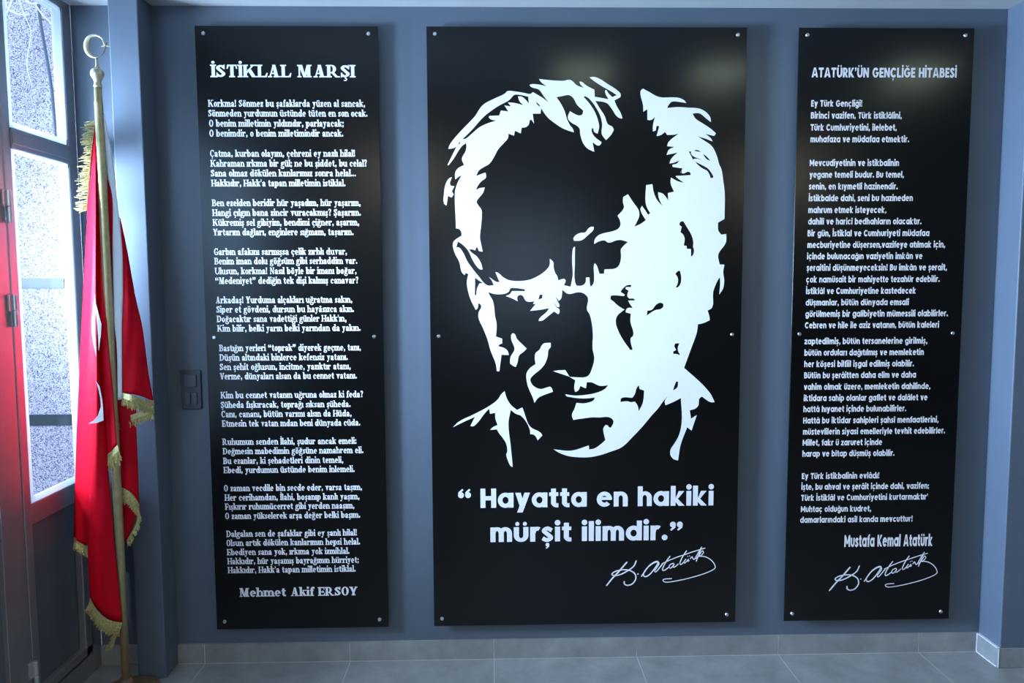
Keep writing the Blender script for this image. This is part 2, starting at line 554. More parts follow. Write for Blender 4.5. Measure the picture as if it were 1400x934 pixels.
def build_glyph(ch, S):
    W, H, X, A, D, ow, nw, C = S.W, S.H, S.X, S.A, S.D, S.ow, S.nw, 100.0
    SE = S.serif
    L = []                                  # layers

    def poly(*pts): L.append((True, [list(pts)]))
    def rect(x0, x1, y0, y1): poly((x0, y0), (x1, y0), (x1, y1), (x0, y1))
    def slab(xc0, xc1, y, up, l=True, r=True):
        if SE:
            y0, y1 = (y, y + H * 0.9) if up else (y - H * 0.9, y)
            rect(xc0 - (S.sl if l else 0), xc1 + (S.sl if r else 0), y0, y1)
    def stem(x, y0, y1, bot='b', top='l'):
        rect(x, x + W, y0, y1)
        if bot: slab(x, x + W, y0, True, bot in 'bl', bot in 'br')
        if top: slab(x, x + W, y1, False, top in 'bl', top in 'br')
    def ring(cx, cy, rx, ry, w=None, h=None):
        w, h = w or S.R if not SE else (w or W), h or (S.R * 0.9 if not SE else H)
        L.append((True, [ell(cx, cy, rx, ry, 0, 360, 28)[:-1], ell(cx, cy, rx - w, ry - h, 0, 360, 28)[:-1]]))
    def arc(cx, cy, rx, ry, a0, a1, w, h):
        n = max(6, int(abs(a1 - a0) / 13))
        poly(*(ell(cx, cy, rx, ry, a0, a1, n) + ell(cx, cy, rx - w, ry - h, a1, a0, n)))
    def dot(cx, cy, r): poly(*ell(cx, cy, r, r, 0, 360, 14)[:-1])
    def diag(x0, y0, x1, y1, w): poly((x0 - w / 2, y0), (x0 + w / 2, y0), (x1 + w / 2, y1), (x1 - w / 2, y1))
    def pen(pts, w, h, n=6):
        q = catmull(pts, n)
        lft, rgt = [], []
        for i in range(len(q)):
            a, b = q[max(i - 1, 0)], q[min(i + 1, len(q) - 1)]
            tx, ty = b[0] - a[0], b[1] - a[1]
            l = math.hypot(tx, ty) or 1
            tx, ty = tx / l, ty / l
            hw = (h + (w - h) * abs(ty) ** 1.3) / 2
            lft.append((q[i][0] - ty * hw, q[i][1] + tx * hw))
            rgt.append((q[i][0] + ty * hw, q[i][1] - tx * hw))
        poly(*(lft + rgt[::-1]))
    def comma(cx, cy, r=12):
        dot(cx, cy, r)
        poly((cx + r, cy), (cx + r * 0.8, cy - r * 1.1), (cx - r * 0.5, cy - r * 2.1), (cx - r * 0.9, cy - r * 1.7), (cx - r * 0.1, cy - r * 0.9), (cx, cy))
    def cedilla(cx):
        if SE: pen([(cx - 2, -2), (cx + 10, -13), (cx + 3, -24), (cx - 12, -23)], 9, 8, 4); rect(cx - 4, cx + 4, -10, 3)
        else: comma(cx, -17, 10)

    uml = {'ö': 'o', 'ü': 'u', 'Ü': 'U', 'Ö': 'O'}
    circ = {'â': 'a', 'î': 'ı', 'û': 'u'}
    brev = {'ğ': 'g', 'Ğ': 'G'}
    ced = {'ç': 'c', 'ş': 's', 'Ç': 'C', 'Ş': 'S'}
    for table, kind in ((uml, 0), (circ, 1), (brev, 2), (ced, 3)):
        if ch in table:
            base, adv = build_glyph(table[ch], S)
            L += base
            xs = [p[0] for _, rs in base for r in rs for p in r]
            c = (min(xs) + max(xs)) / 2
            if ch == 'ğ': c = ow / 2
            top = (C if ch.isupper() else X)
            if kind == 0:
                d = 15 if SE else 19
                dot(c - d, top + 17, 10.5); dot(c + d, top + 17, 10.5)
            elif kind == 1:
                poly((c - 24, top + 8), (c - 10, top + 8), (c, top + 18), (c + 10, top + 8), (c + 24, top + 8), (c + 7, top + 28), (c - 7, top + 28))
            elif kind == 2:
                arc(c, top + 27, 23, 20, 180, 360, 9, 9)
            else:
                cedilla(c if ch not in 'ş' else c)
            return L, adv

    r = X / 2 + 1
    if ch in ('o',): ring(ow / 2, X / 2, ow / 2, r); return L, ow
    if ch == 'c':
        w, h = (W, H) if SE else (S.R, S.R * 0.9)
        arc(ow / 2, X / 2, ow / 2, r, 42, 318, w, h)
        if SE: dot(ow * 0.80, X * 0.72, 11)
        return L, ow * 0.95
    if ch == 'e':
        w, h = (W, H) if SE else (S.R, S.R * 0.9)
        arc(ow / 2, X / 2, ow / 2, r, -4, 318, w, h)
        hb_ = 9 if SE else 15
        rect(w * 0.6, ow - 2, X / 2 - 4, X / 2 - 4 + hb_)
        return L, ow
    if ch == 'a':
        if SE:
            aw = 58
            rect(aw - W, aw, 4, X * 0.68)
            arc(aw * 0.52, X * 0.62, aw * 0.48, X * 0.38 + 1, 0, 150, W, H)
            dot(aw * 0.17, X * 0.74, 11)
            ring(aw * 0.40, X * 0.27, aw * 0.40, X * 0.27 + 1)
            rect(aw - 6, aw + 8, 0, 10); rect(aw - W, aw, 0, 10)
            return L, aw + 6
        ring(ow / 2, X / 2, ow / 2, r)
        rect(ow + 2 - W, ow + 2, 0, X)
        return L, ow + 2
    if ch in 'bp':
        if ch == 'b': rect(0, W, 0, A); slab(0, W, A, False, True, False)
        else: rect(0, W, D, X); slab(0, W, D, True); slab(0, W, X, False, True, False)
        ring(ow / 2 + (6 if SE else 0), X / 2, ow / 2, r)
        return L, ow + (6 if SE else 0)
    if ch == 'd':
        k = 6 if SE else 2
        ring(ow / 2, X / 2, ow / 2, r)
        rect(ow + k - W, ow + k, 0, A); slab(ow + k - W, ow + k, A, False, True, False); slab(ow + k - W, ow + k, 0, True, False, True)
        return L, ow + k + (4 if SE else 0)
    if ch == 'g':
        if SE:
            ring(ow * 0.46, X * 0.66, ow * 0.44, X * 0.34 + 1, W * 0.9, H)
            pen([(ow * 0.25, X * 0.36), (ow * 0.10, X * 0.22), (ow * 0.22, X * 0.10), (ow * 0.62, X * 0.07), (ow * 0.92, -3), (ow * 0.80, -20), (ow * 0.45, -25), (ow * 0.08, -18), (ow * 0.06, -5), (ow * 0.22, X * 0.08)], 15, 12, 5)
            pen([(ow * 0.72, X * 0.86), (ow * 0.88, X * 0.99), (ow * 1.04, X * 0.93)], 11, 11, 4)
            return L, ow
        ring(ow / 2, X / 2, ow / 2, r)
        rect(ow + 2 - W, ow + 2, 4, X)
        arc(ow / 2 + 1, 6, ow / 2 + 1, 34, 205, 360, W, 19)
        return L, ow + 2
    if ch == 'f':
        fw = 46
        x = 10 if not SE else 8
        rect(x, x + W, 0, A - 24)
        slab(x, x + W, 0, True)
        arc(x + 30, A - 26, 30, 27, 62, 180, W, 15 if SE else 20)
        if SE: dot(x + 36, A - 14, 9)
        rect(0, fw - 4, X - (H if SE else 19), X)
        return L, fw - (2 if SE else 4)
    if ch == 't':
        x = 10
        rect(x, x + W, 16, X + 20)
        arc(x + 28, 26, 28, 27, 180, 292 if SE else 275, W, 15 if SE else 21)
        rect(0, 48, X - (H if SE else 19), X)
        if not SE: rect(x + 24, 49, -1, 20)
        else: pen([(x + 24, 5), (x + 36, 8), (x + 40, 16)], 8, 9, 3)
        return L, 49
    if ch in ('h', 'n', 'm', 'r'):
        top = A if ch == 'h' else X
        stem(0, 0, top, 'b', 'l')
        if ch == 'r':
            rr = 34
            arc(rr + 2, X - rr + 1, rr, rr, 60 if not SE else 40, 180, W, 20 if not SE else 15)
            if SE: dot(48, X - 13, 11.5)
            return L, 50 if not SE else 56
        n_ = 2 if ch == 'm' else 1
        w_ = (nw - 4 if SE else nw - 6) if ch == 'm' else nw
        for k in range(n_):
            x0 = k * (w_ - W)
            rx = w_ / 2
            ry = min(rx, 34)
            arc(x0 + rx, X - ry + 1, rx, ry, 0, 180, W, 20 if not SE else 13)
            rect(x0 + w_ - W, x0 + w_, 0, X - ry + 2)
            slab(x0 + w_ - W, x0 + w_, 0, True)
        return L, (w_ - W) * n_ + W
    if ch == 'u':
        rx, ry = nw / 2, 34
        rect(0, W, ry - 2, X); rect(nw - W, nw, 0 if SE else ry - 2, X)
        arc(rx, ry - 1, rx, ry, 180, 360, W, 20 if not SE else 13)
        slab(0, W, X, False, True, False); slab(nw - W, nw, X, False, True, False); slab(nw - W, nw, 0, True, False, True)
        return L, nw + (3 if SE else 0)
    if ch in ('i', 'ı'):
        stem(0, 0, X, 'b', 'l')
        if ch == 'i': dot(W / 2, A - 6 if not SE else A - 9, 14.5 if not SE else 13)
        return L, W
    if ch == 'l':
        stem(0, 0, A, 'b', 'l'); return L, W
    if ch == 'k':
        stem(0, 0, A, 'b', 'l')
        if SE:
            diag(18, 26, 52, X, 12); diag(34, 44, 60, 0, W + 4)
            slab(42, 64, X, False); slab(46, 72, 0, True, False, False)
            return L, 70
        poly((W - 2, 34), (42, X), (72, X), (38, 36), (74, 0), (43, 0), (W - 2, 22))
        return L, 74
    if ch == 's':
        sw = 58 if not SE else 50
        t = 20 if not SE else 19
        pen([(sw - 7, X - 19 if not SE else X - 17), (sw * .5, X - t * .42), (t * .55, X * .73), (sw * .5, X * .50), (sw - t * .55, X * .26), (sw * .46, t * .38), (4, 17)], t + 2, t - (0 if not SE else 8), 7)
        if SE: rect(sw - 10, sw - 3, X - 26, X + 1); rect(2, 9, -1, 26)
        return L, sw
    if ch in ('v', 'y'):
        vw = 78 if not SE else 66
        w2 = W + 3
        if SE:
            poly((8, X), (8 + w2, X), (vw / 2 + 8, 14), (vw / 2 - 3, 0), (vw / 2 - 6, 0)); poly((vw - 18, X), (vw - 6, X), (vw / 2 + 4, 0), (vw / 2 - 6, 0))
            slab(8, 8 + w2, X, False); slab(vw - 18, vw - 6, X, False)
            if ch == 'y':
                pen([(vw / 2 + 1, 4), (vw / 2 - 8, -16), (vw / 2 - 20, -23), (vw / 2 - 26, -17)], 11, 10, 4); dot(vw / 2 - 24, -15, 10)
            return L, vw
        poly((0, X), (29, X), (vw / 2 + 12, 0), (vw / 2 - 13, 0))
        if ch == 'v': poly((vw - 29, X), (vw, X), (vw / 2 + 13, 0), (vw / 2 - 12, 0))
        else: poly((vw - 29, X), (vw, X), (vw / 2 - 0, D), (vw / 2 - 29, D))
        return L, vw
    if ch == 'z':
        zw = 62 if not SE else 52
        t = 20 if not SE else 11
        rect(0, zw, 0, t); rect(0, zw, X - t, X)
        poly((0, t * 0.8), (zw - 32, X - t * .9), (zw, X - t * .9), (31, t * .9), (0, t * .2))
        if SE: rect(zw - 8, zw, 0, 24); rect(0, 8, X - 24, X)
        return L, zw

    # ---------------- capitals
    cw = S.cw
    bar = 22 if not SE else 11
    if ch in ('I', 'İ'):
        stem(0, 0, C, 'b', 'b')
        if ch == 'İ': dot(W / 2, C + 18, 12.5)
        return L, W
    if ch == 'H':
        stem(0, 0, C, 'b', 'b'); stem(cw - W, 0, C, 'b', 'b'); rect(0, cw, 39, 39 + bar); return L, cw
    if ch == 'L':
        stem(0, 0, C, 'b', 'b'); rect(0, 62, 0, bar)
        if SE: poly((44, 0), (66, 0), (74, 34), (65, 36), (52, 10))
        return L, 62 if not SE else 62
    if ch in ('E', 'F'):
        stem(0, 0, C, 'l', 'l')
        e_ = 62 if not SE else 66
        rect(0, e_, C - bar, C); rect(0, e_ - 5, 39, 39 + bar)
        if ch == 'E': rect(0, e_, 0, bar)
        else: slab(0, W, 0, True)
        if SE:
            poly((e_ - 12, C), (e_, C), (e_, C - 30), (e_ - 8, C - 30)); rect(e_ - 22, e_ - 14, 30, 60)
            if ch == 'E': poly((e_ - 14, 0), (e_ + 2, 0), (e_ + 8, 34), (e_, 34))
        return L, e_ + (4 if SE else 0)
    if ch == 'T':
        tw = 74 if not SE else 80
        rect(tw / 2 - W / 2, tw / 2 + W / 2, 0, C); slab(tw / 2 - W / 2, tw / 2 + W / 2, 0, True)
        rect(0 if not SE else 5, tw - (0 if not SE else 5), C - bar, C)
        if SE: poly((6, C), (18, C), (9, C - 34), (0, C - 32)); poly((tw - 18, C), (tw - 6, C), (tw, C - 32), (tw - 9, C - 34))
        return L, tw
    if ch == 'A':
        aw = 96 if not SE else 94
        if SE:
            poly((12, 0), (22, 0), (52, C), (40, C)); poly((aw - 40, 0), (aw - 12, 0), (aw / 2 + 12, C), (aw / 2 - 12, C))
            rect(24, 68, 26, 37); slab(12, 24, 0, True); slab(aw - 40, aw - 12, 0, True, True, True)
            return L, aw
        poly((0, 0), (29, 0), (aw / 2 + 2, C), (aw / 2 - 15, C)); poly((aw - 29, 0), (aw, 0), (aw / 2 + 15, C), (aw / 2 - 2, C))
        rect(20, aw - 20, 18, 38)
        return L, aw
    if ch == 'M':
        mw = 104 if not SE else 108
        if SE:
            rect(10, 22, 0, C); rect(mw - 10 - W, mw - 10, 0, C); slab(10, 22, 0, True); slab(mw - 10 - W, mw - 10, 0, True)
            poly((8, C), (38, C), (mw / 2 + 10, 0), (mw / 2 - 8, 0)); poly((mw - 36, C), (mw - 12, C), (mw / 2 + 8, 0), (mw / 2 - 8, 0))
            rect(0, 30, C - 11, C); rect(mw - 34, mw, C - 11, C)
            return L, mw
        rect(0, W, 0, C); rect(mw - W, mw, 0, C)
        poly((0, C), (24, C), (mw / 2 + 12, 24), (mw / 2 - 12, 24)); poly((mw - 24, C), (mw, C), (mw / 2 + 12, 24), (mw / 2 - 12, 24))
        return L, mw
    if ch == 'N':
        n2 = cw + 2
        if SE:
            rect(10, 22, 0, C); rect(n2 - 22, n2 - 10, 0, C); poly((6, C), (32, C), (n2 - 10, 0), (n2 - 26, 0))
            slab(10, 22, 0, True); rect(0, 30, C - 11, C); slab(n2 - 22, n2 - 10, C, False)
            return L, n2
        rect(0, W, 0, C); rect(n2 - W, n2, 0, C); poly((0, C), (26, C), (n2, 0), (n2 - 26, 0))
        return L, n2
    if ch == 'K':
        stem(0, 0, C, 'b', 'b')
        if SE:
            diag(22, 34, 74, C, 14); diag(42, 62, 78, 0, W + 6); slab(62, 86, C, False); slab(62, 92, 0, True, False, True)
            return L, 96
        poly((W - 2, 46), (52, C), (84, C), (44, 52), (86, 0), (54, 0), (W - 2, 34))
        return L, 84
    if ch in ('B', 'R', 'D', 'P'):
        stem(0, 0, C, 'l', 'l')
        if ch == 'D':
            dw = 82 if not SE else 86
            rx = dw - 30
            arc(30, 50, rx, 50, -90, 90, W + 1, bar); rect(0, 31, C - bar, C); rect(0, 31, 0, bar)
            return L, dw
        up = 33 if ch == 'R' else 27
        rw = 70
        ycen = C - up
        arc(rw - up - 4, ycen, up + 2, up, -90, 90, W, bar * .85); rect(0, rw - up - 3, C - bar * .85, C); rect(0, rw - up - 3, C - 2 * up, C - 2 * up + bar * .85)
        if ch == 'B':
            lo = (C - 2 * up + bar * .85) / 2
            arc(rw - lo + 3, lo, lo + 2, lo, -90, 90, W, bar * .85); rect(0, rw - lo + 4, 0, bar * .85); rect(0, rw - lo + 4, 2 * lo - bar * .85, 2 * lo)
            return L, rw + 5
        if ch == 'R':
            if SE: poly((30, 38), (52, 40), (88, 0), (62, 0)); slab(0, W, 0, True); rect(66, 96, 0, 10); return L, 92
            poly((24, 40), (50, 40), (75, 0), (45, 0)); return L, 74
    if ch == 'O':
        o2 = 100 if not SE else 82
        ring(o2 / 2, 50, o2 / 2, 51.5, 26 if not SE else 24, 24 if not SE else 11); return L, o2
    if ch in ('C', 'G'):
        o2 = 96 if not SE else 84
        w, h = (26, 23) if not SE else (24, 11)
        arc(o2 / 2, 50, o2 / 2, 51.5, 40, 320 if ch == 'C' else 355, w, h)
        if SE: poly((o2 - 16, C + 1), (o2 - 8, C + 1), (o2 - 6, C - 36), (o2 - 14, C - 34))
        if ch == 'G':
            if SE: rect(o2 - 26, o2 - 4, 4, 42); rect(o2 - 38, o2 + 6, 38, 48)
            else: rect(o2 / 2 + 2, o2 - 1, 38, 57)
        return L, o2 - (6 if ch == 'C' else 0)
    if ch == 'S':
        sw = 66
        t = 24 if not SE else 25
        pen([(sw - 6, 76), (sw * .5, C - t * .38), (t * .5, 74), (sw * .5, 51), (sw - t * .5, 27), (sw * .46, t * .36), (3, 22)], t + 2, t - (0 if not SE else 12), 8)
        if SE: rect(sw - 11, sw - 3, 64, C + 1); rect(1, 9, -1, 38)
        return L, sw
    if ch == 'U':
        rx, ry = cw / 2, cw / 2
        rect(0, W, ry - 2, C); rect(cw - (W if not SE else 13), cw, ry - 2, C)
        arc(rx, ry, rx, ry + 1, 180, 360, W if not SE else 18, 23 if not SE else 12)
        slab(0, W, C, False); slab(cw - 13, cw, C, False)
        return L, cw
    if ch in ('V', 'Y'):
        v = 92 if not SE else 86
        if ch == 'V':
            poly((4, C), (34, C), (v / 2 + 10, 0), (v / 2 - 12, 0)); poly((v - (30 if not SE else 16), C), (v - 2, C), (v / 2 + 12, 0), (v / 2 - 10, 0))
        else:
            poly((2, C), (32, C), (v / 2 + W / 2, 42), (v / 2 - W / 2, 36)); poly((v - (30 if not SE else 18), C), (v - 2, C), (v / 2 + W / 2, 38), (v / 2 - W / 2, 42))
            rect(v / 2 - W / 2, v / 2 + W / 2, 0, 44); slab(v / 2 - W / 2, v / 2 + W / 2, 0, True)
        if SE: rect(-2, 38, C - 10, C); rect(v - 28, v + 4, C - 10, C)
        return L, v
    # ---------------- marks
    if ch == '.': dot(14, 14, 15); return L, 28
    if ch == '…':
        for k in range(3): dot(13 + 34 * k, 13, 13)
        return L, 96
    if ch == ',': comma(15, 13, 14); return L, 29
    if ch == ':': dot(14, 14, 14); dot(14, 58, 14); return L, 28
    if ch == ';': comma(14, 13, 13); dot(14, 58, 14); return L, 28
    if ch == '!':
        dot(14, 13, 14); poly((0, C), (28, C), (20, 33), (8, 33)); return L, 28
    if ch == '?':
        pen([(6, 78), (16, 94), (38, 92), (44, 74), (30, 55), (27, 34)], 19, 15, 6); dot(27, 13, 14); return L, 54
    if ch == "'": poly((2, C + 2), (20, C + 2), (15, 66), (7, 66)); return L, 22
    if ch == '’': comma(14, 90, 14); return L, 28
    if ch in ('“', '”'):
        for k in range(2):
            c = 16 + 36 * k
            if ch == '”': comma(c, 88, 15.5)
            else:
                dot(c, 68, 15.5)
                poly((c - 15.5, 68), (c - 13, 84), (c + 6, 101), (c + 13, 95), (c + 2, 84), (c, 68))
        return L, 68
    if ch == '′':
        poly((2, C), (20, C), (14, 56), (6, 56)); return L, 22
    return L, 40


GCACHE = {}


def glyph(ch, S):
    k = (ch, S.serif)
    if k not in GCACHE:
        L, adv = build_glyph(ch, S)
        if L:
            V, T = paint(L)
            used = np.unique(T)
            remap = {int(u): i for i, u in enumerate(used)}
            GCACHE[k] = (V[used], [[remap[int(i)] for i in t] for t in T], adv)
        else:
            GCACHE[k] = (np.zeros((0, 2)), [], adv)
    return GCACHE[k]


SERIF, SANS = Style(True), Style(False)


def set_line(bm, text, S, x0, x1, z, cap, Y, slope=0.0):
    """one line of cut letters on the plane y = Y, spanning x0..x1 on baseline z"""
    pen_x, items = 0.0, []
    gap = S.gap + (S.sl if S.serif else 0)
    for ch in text:
        if ch == ' ':
            pen_x += S.space - gap * 0.2
            continue
        V, T, adv = glyph(ch, S)
        items.append((V, T, pen_x))
        pen_x += adv + gap
    lo = items[0][0][:, 0].min()
    hi = items[-1][0][:, 0].max() + items[-1][2]
    sx = (x1 - x0) / (hi - lo)
    sz = cap / 100.0
    for V, T, ox in items:
        vs = [bm.verts.new((x0 + (v[0] + ox - lo) * sx, Y, z + v[1] * sz)) for v in V]
        for t in T:
            try:
                bm.faces.new([vs[i] for i in t])
            except ValueError:
                pass
    return bm


# ------------------------------------------------------------------ the three panels
YF = -0.035          # front face of the boards
YT = YF - 0.0006     # cut vinyl on it
ZB, ZT = 0.1586, 2.5636


def board(x0, x1, label):
    root = tag(empty('wall_panel', ((x0 + x1) / 2, 0, ZB)), label, 'wall panel', 'black wall panels')
    obj('board', boxes((x0, x1, YF, YF + 0.005, ZB, ZT)), black_board, root, bevel=0.0006, seg=1)
    for cx in (x0 + 0.033, x1 - 0.036):
        for cz in (2.535, 1.360, 0.191):
            bm = bmesh.new()
            disc_y(bm, cx, cz, [(0.0075, 0.0), (0.0075, YF + 0.005), (0.0058, YF + 0.0045), (0.0058, YF), (0.0072, YF), (0.0072, YF - 0.003), (0.0058, YF - 0.0048), (0.004, YF - 0.005), (0.0038, YF - 0.0036)])
            obj('screw', bm, steel, root)
    return root


def text_block(name, parent, lines, S, cap, label=None, y_off=0.0):
    bm = bmesh.new()
    for t, lx, rx, by in lines:
        a = at(lx, by, YT)
        b = at(rx, by, YT)
        set_line(bm, t, S, a.x, b.x, a.z, cap, YT)
    o = obj(name, bm, vinyl, parent)
    if label: o['label'] = label
    return o


PX = [(-1.1513, -0.4492), (-0.2613, 0.9906), (1.1960, 1.8928)]
left_panel = board(*PX[0], 'tall black wall panel with long serif verse text, left of the portrait panel')
mid_panel = board(*PX[1], 'widest black wall panel, with a white stencil portrait over a two-line quotation')
right_panel = board(*PX[2], 'tall black wall panel with sans-serif prose text and a signature, right of the portrait panel')

POEM = [
    [("Korkma! Sönmez bu şafaklarda yüzen al sancak,", 284.4, 499, 146), ("Sönmeden yurdumun üstünde tüten en son ocak.", 284.8, 502.4, 159.4),
     ("O benim milletimin yıldızıdır, parlayacak;", 286, 470, 173.2), ("O benimdir, o benim milletimindir ancak.", 286.4, 469.4, 186.8)],
    [("Çatma, kurban olayım, çehreni ey nazlı hilal!", 287.4, 485.4, 214.4), ("Kahraman ırkıma bir gül; ne bu şiddet, bu celal?", 287.8, 501.6, 228),
     ("Sana olmaz dökülen kanlarımız sonra helal…", 288.4, 486.6, 241.4), ("Hakkıdır, Hakk'a tapan milletimin istiklal.", 288.8, 472.4, 255)],
    [("Ben ezelden beridir hür yaşadım, hür yaşarım,", 289.8, 493, 282), ("Hangi çılgın bana zincir vuracakmış? Şaşarım.", 290.2, 493.4, 295.4),
     ("Kükremiş sel gibiyim, bendimi çiğner, aşarım,", 290.8, 491, 308.8), ("Yırtarım dağları, enginlere sığmam, taşarım.", 291.4, 483.4, 322)],
    [("Garbın afakını sarmışsa çelik zırhlı duvar,", 292.8, 474.4, 348.8), ("Benim iman dolu göğsüm gibi serhaddim var.", 293, 488.6, 361.6),
     ("Ulusun, korkma! Nasıl böyle bir imanı boğar,", 293.6, 487.4, 375.2), ("“Medeniyet” dediğin tek dişi kalmış canavar?", 294.4, 490, 388.4)],
    [("Arkadaş! Yurduma alçakları uğratma sakın,", 295.2, 481.6, 414.8), ("Siper et gövdeni, dursun bu hayâsızca akın.", 296, 484, 427.6),
     ("Doğacaktır sana vadettiği günler Hakk'ın,", 296.4, 473.6, 440.6), ("Kim bilir, belki yarın belki yarından da yakın.", 297, 493, 453.6)],
    [("Bastığın yerleri “toprak” diyerek geçme, tanı,", 299.6, 493.4, 480.4), ("Düşün altındaki binlerce kefensiz yatanı.", 300, 475.6, 493.4),
     ("Sen şehit oğlusun, incitme, yazıktır atanı,", 300.6, 479.4, 506.2), ("Verme, dünyaları alsan da bu cennet vatanı.", 300.8, 488, 519)],
    [("Kim bu cennet vatanın uğruna olmaz ki feda?", 301.6, 496.4, 544.8), ("Şüheda fışkıracak, toprağı sıksan şüheda.", 302, 479.4, 558),
     ("Canı, cananı, bütün varımı alsın da Hüda,", 302.8, 480.6, 570.8), ("Etmesin tek vatan mdan beni dünyada cüda.", 303.4, 492.6, 583.6)],
    [("Ruhumun senden İlahi, şudur ancak emeli:", 304, 487.4, 608.6), ("Değmesin mabedimin göğsüne namahrem eli.", 304.6, 497, 621.4),
     ("Bu ezanlar, ki şehadetleri dinin temeli,", 305, 469.4, 634.6), ("Ebedi, yurdumun üstünde benim inlemeli.", 305.6, 485, 647.2)],
    [("O zaman vecdile bin secde eder, varsa taşım,", 306.4, 495, 672), ("Her cerihamdan, İlahi, boşanıp kanlı yaşım,", 307, 491.6, 684.8),
     ("Fışkırır ruhumücerret gibi yerden naaşım,", 307.6, 484.6, 697.2), ("O zaman yükselerek arşa değer belki başım.", 308, 492.6, 710)],
    [("Dalgalan sen de şafaklar gibi ey şanlı hilal!", 309.4, 488, 734.4), ("Olsun artık dökülen kanlarımın hepsi helal.", 309.8, 492.4, 746.8),
     ("Ebediyen sana yok, ırkıma yok izmihlal.", 310.2, 478, 759.4), ("Hakkıdır, hür yaşamış bayrağımın hürriyet;", 310.8, 490.6, 771.8),
     ("Hakkıdır, Hakk'a tapan milletimin istiklal.", 311.4, 486.4, 784)],
]
text_block('heading', left_panel, [("İSTİKLAL MARŞI", 287.6, 486.4, 105.6)], SERIF, 0.0475, 'large white serif capitals')
for st in POEM:
    text_block('stanza', left_panel, st, SERIF, 0.0262)
text_block('author_name', left_panel, [("Mehmet Akif ERSOY", 327.6, 489, 816.2)], SERIF, 0.0365, 'larger white serif line near the bottom')

PROSE = [
    [("Ey Türk Gençliği!", 1108.9, 1178.7, 145.8), ("Birinci vazifen, Türk istiklâlini,", 1108.5, 1232.9, 162.2),
     ("Türk Cumhuriyetini, ilelebet,", 1108.1, 1225.9, 178.6), ("muhafaza ve müdafaa etmektir.", 1107.9, 1242.9, 194.6)],
    [("Mevcudiyetinin ve istikbalinin", 1106.9, 1229.1, 227.1), ("yegane temeli budur. Bu temel,", 1106.6, 1235.6, 243.1),
     ("senin, en kıymetli hazinendir.", 1105.8, 1227.3, 259.2), ("İstikbalde dahi, seni bu hazineden", 1105.6, 1247.9, 275.2),
     ("mahrum etmek isteyecek,", 1105, 1211.8, 291.4), ("dahilî ve haricî bedhahların olacaktır.", 1104.7, 1259.8, 307.1),
     ("Bir gün, İstiklal ve Cumhuriyeti müdafaa", 1104.1, 1270.5, 323.3), ("mecburiyetine düşersen,vazifeye atılmak için,", 1103.8, 1292.1, 339.1),
     ("içinde bulunacağın vaziyetin imkân ve", 1103.2, 1261, 354.7), ("şeraitini düşünmeyeceksin! Bu imkân ve şerait,", 1102.7, 1294.5, 370.4),
     ("çok namüsait bir mahiyette tezahür edebilir.", 1102.1, 1284.6, 386.4), ("İstiklâl ve Cumhuriyetine kastedecek", 1101.9, 1252.1, 402.2),
     ("düşmanlar, bütün dünyada emsali", 1101.4, 1242.5, 417.9), ("görülmemiş bir galibiyetin mümessili olabilirler.", 1101, 1295.8, 433.5),
     ("Cebren ve hile ile aziz vatanın, bütün kaleleri", 1100.4, 1283.7, 449.1)],
    [("zaptedilmiş, bütün tersanelerine girilmiş,", 1099.9, 1267.7, 470.9), ("bütün orduları dağıtılmış ve memleketin", 1099.7, 1262.9, 486.5),
     ("her köşesi bilfiil işgal edilmiş olabilir.", 1099.5, 1249.4, 502.1), ("Bütün bu şerâitten daha elîm ve daha", 1099.3, 1252.1, 517.5),
     ("vahim olmak üzere, memleketin dahilinde,", 1098.9, 1271.8, 533.2), ("iktidara sahip olanlar gaflet ve dalâlet ve", 1098.7, 1267.9, 548.6),
     ("hattâ hıyanet içinde bulunabilirler.", 1098.4, 1238.8, 563.6), ("Hattâ bu iktidar sahipleri şahsî menfaatlerini,", 1098, 1283, 579.2),
     ("müstevlilerin siyasi emelleriyle tevhit edebilirler.", 1097.6, 1291.9, 594.5), ("Millet, fakr ü zaruret içinde", 1097.3, 1205.9, 609.5),
     ("harap ve bîtap düşmüş olabilir.", 1096.9, 1222.8, 624.6)],
    [("Ey Türk istikbalinin evlâdı!", 1096.2, 1202, 655.2), ("İşte, bu ahval ve şerâit içinde dahi, vazifen;", 1095.6, 1270, 670),
     ("Türk İstiklâl ve Cumhuriyetini kurtarmaktır′", 1095.2, 1268.3, 684.9), ("Muhtaç olduğun kudret,", 1094.8, 1190.8, 700.4),
     ("damarlarındaki asil kanda mevcuttur!", 1094, 1247.4, 715)],
]
text_block('heading', right_panel, [("ATATÜRK’ÜN GENÇLİĞE HİTABESİ", 1109.5, 1307.8, 105.8)], SANS, 0.0375, 'large white sans-serif capitals')
for st in PROSE:
    text_block('paragraph', right_panel, st, SANS, 0.0250)
text_block('author_name', right_panel, [("Mustafa Kemal Atatürk", 1154.2, 1274.6, 748)], SANS, 0.0500, 'taller narrow white line above the signature')

# quotation: each line sits level on the panel
text_block('quotation', mid_panel, [("“", 626.4, 644.2, 695.2), ("Hayatta en hakiki", 657, 975.6, 694.6),
                                    ("mürşit ilimdir.", 670.5, 912.6, 741.4), ("”", 915.6, 933.2, 740.2)], SANS, 0.0800, 'large white sans-serif quotation')

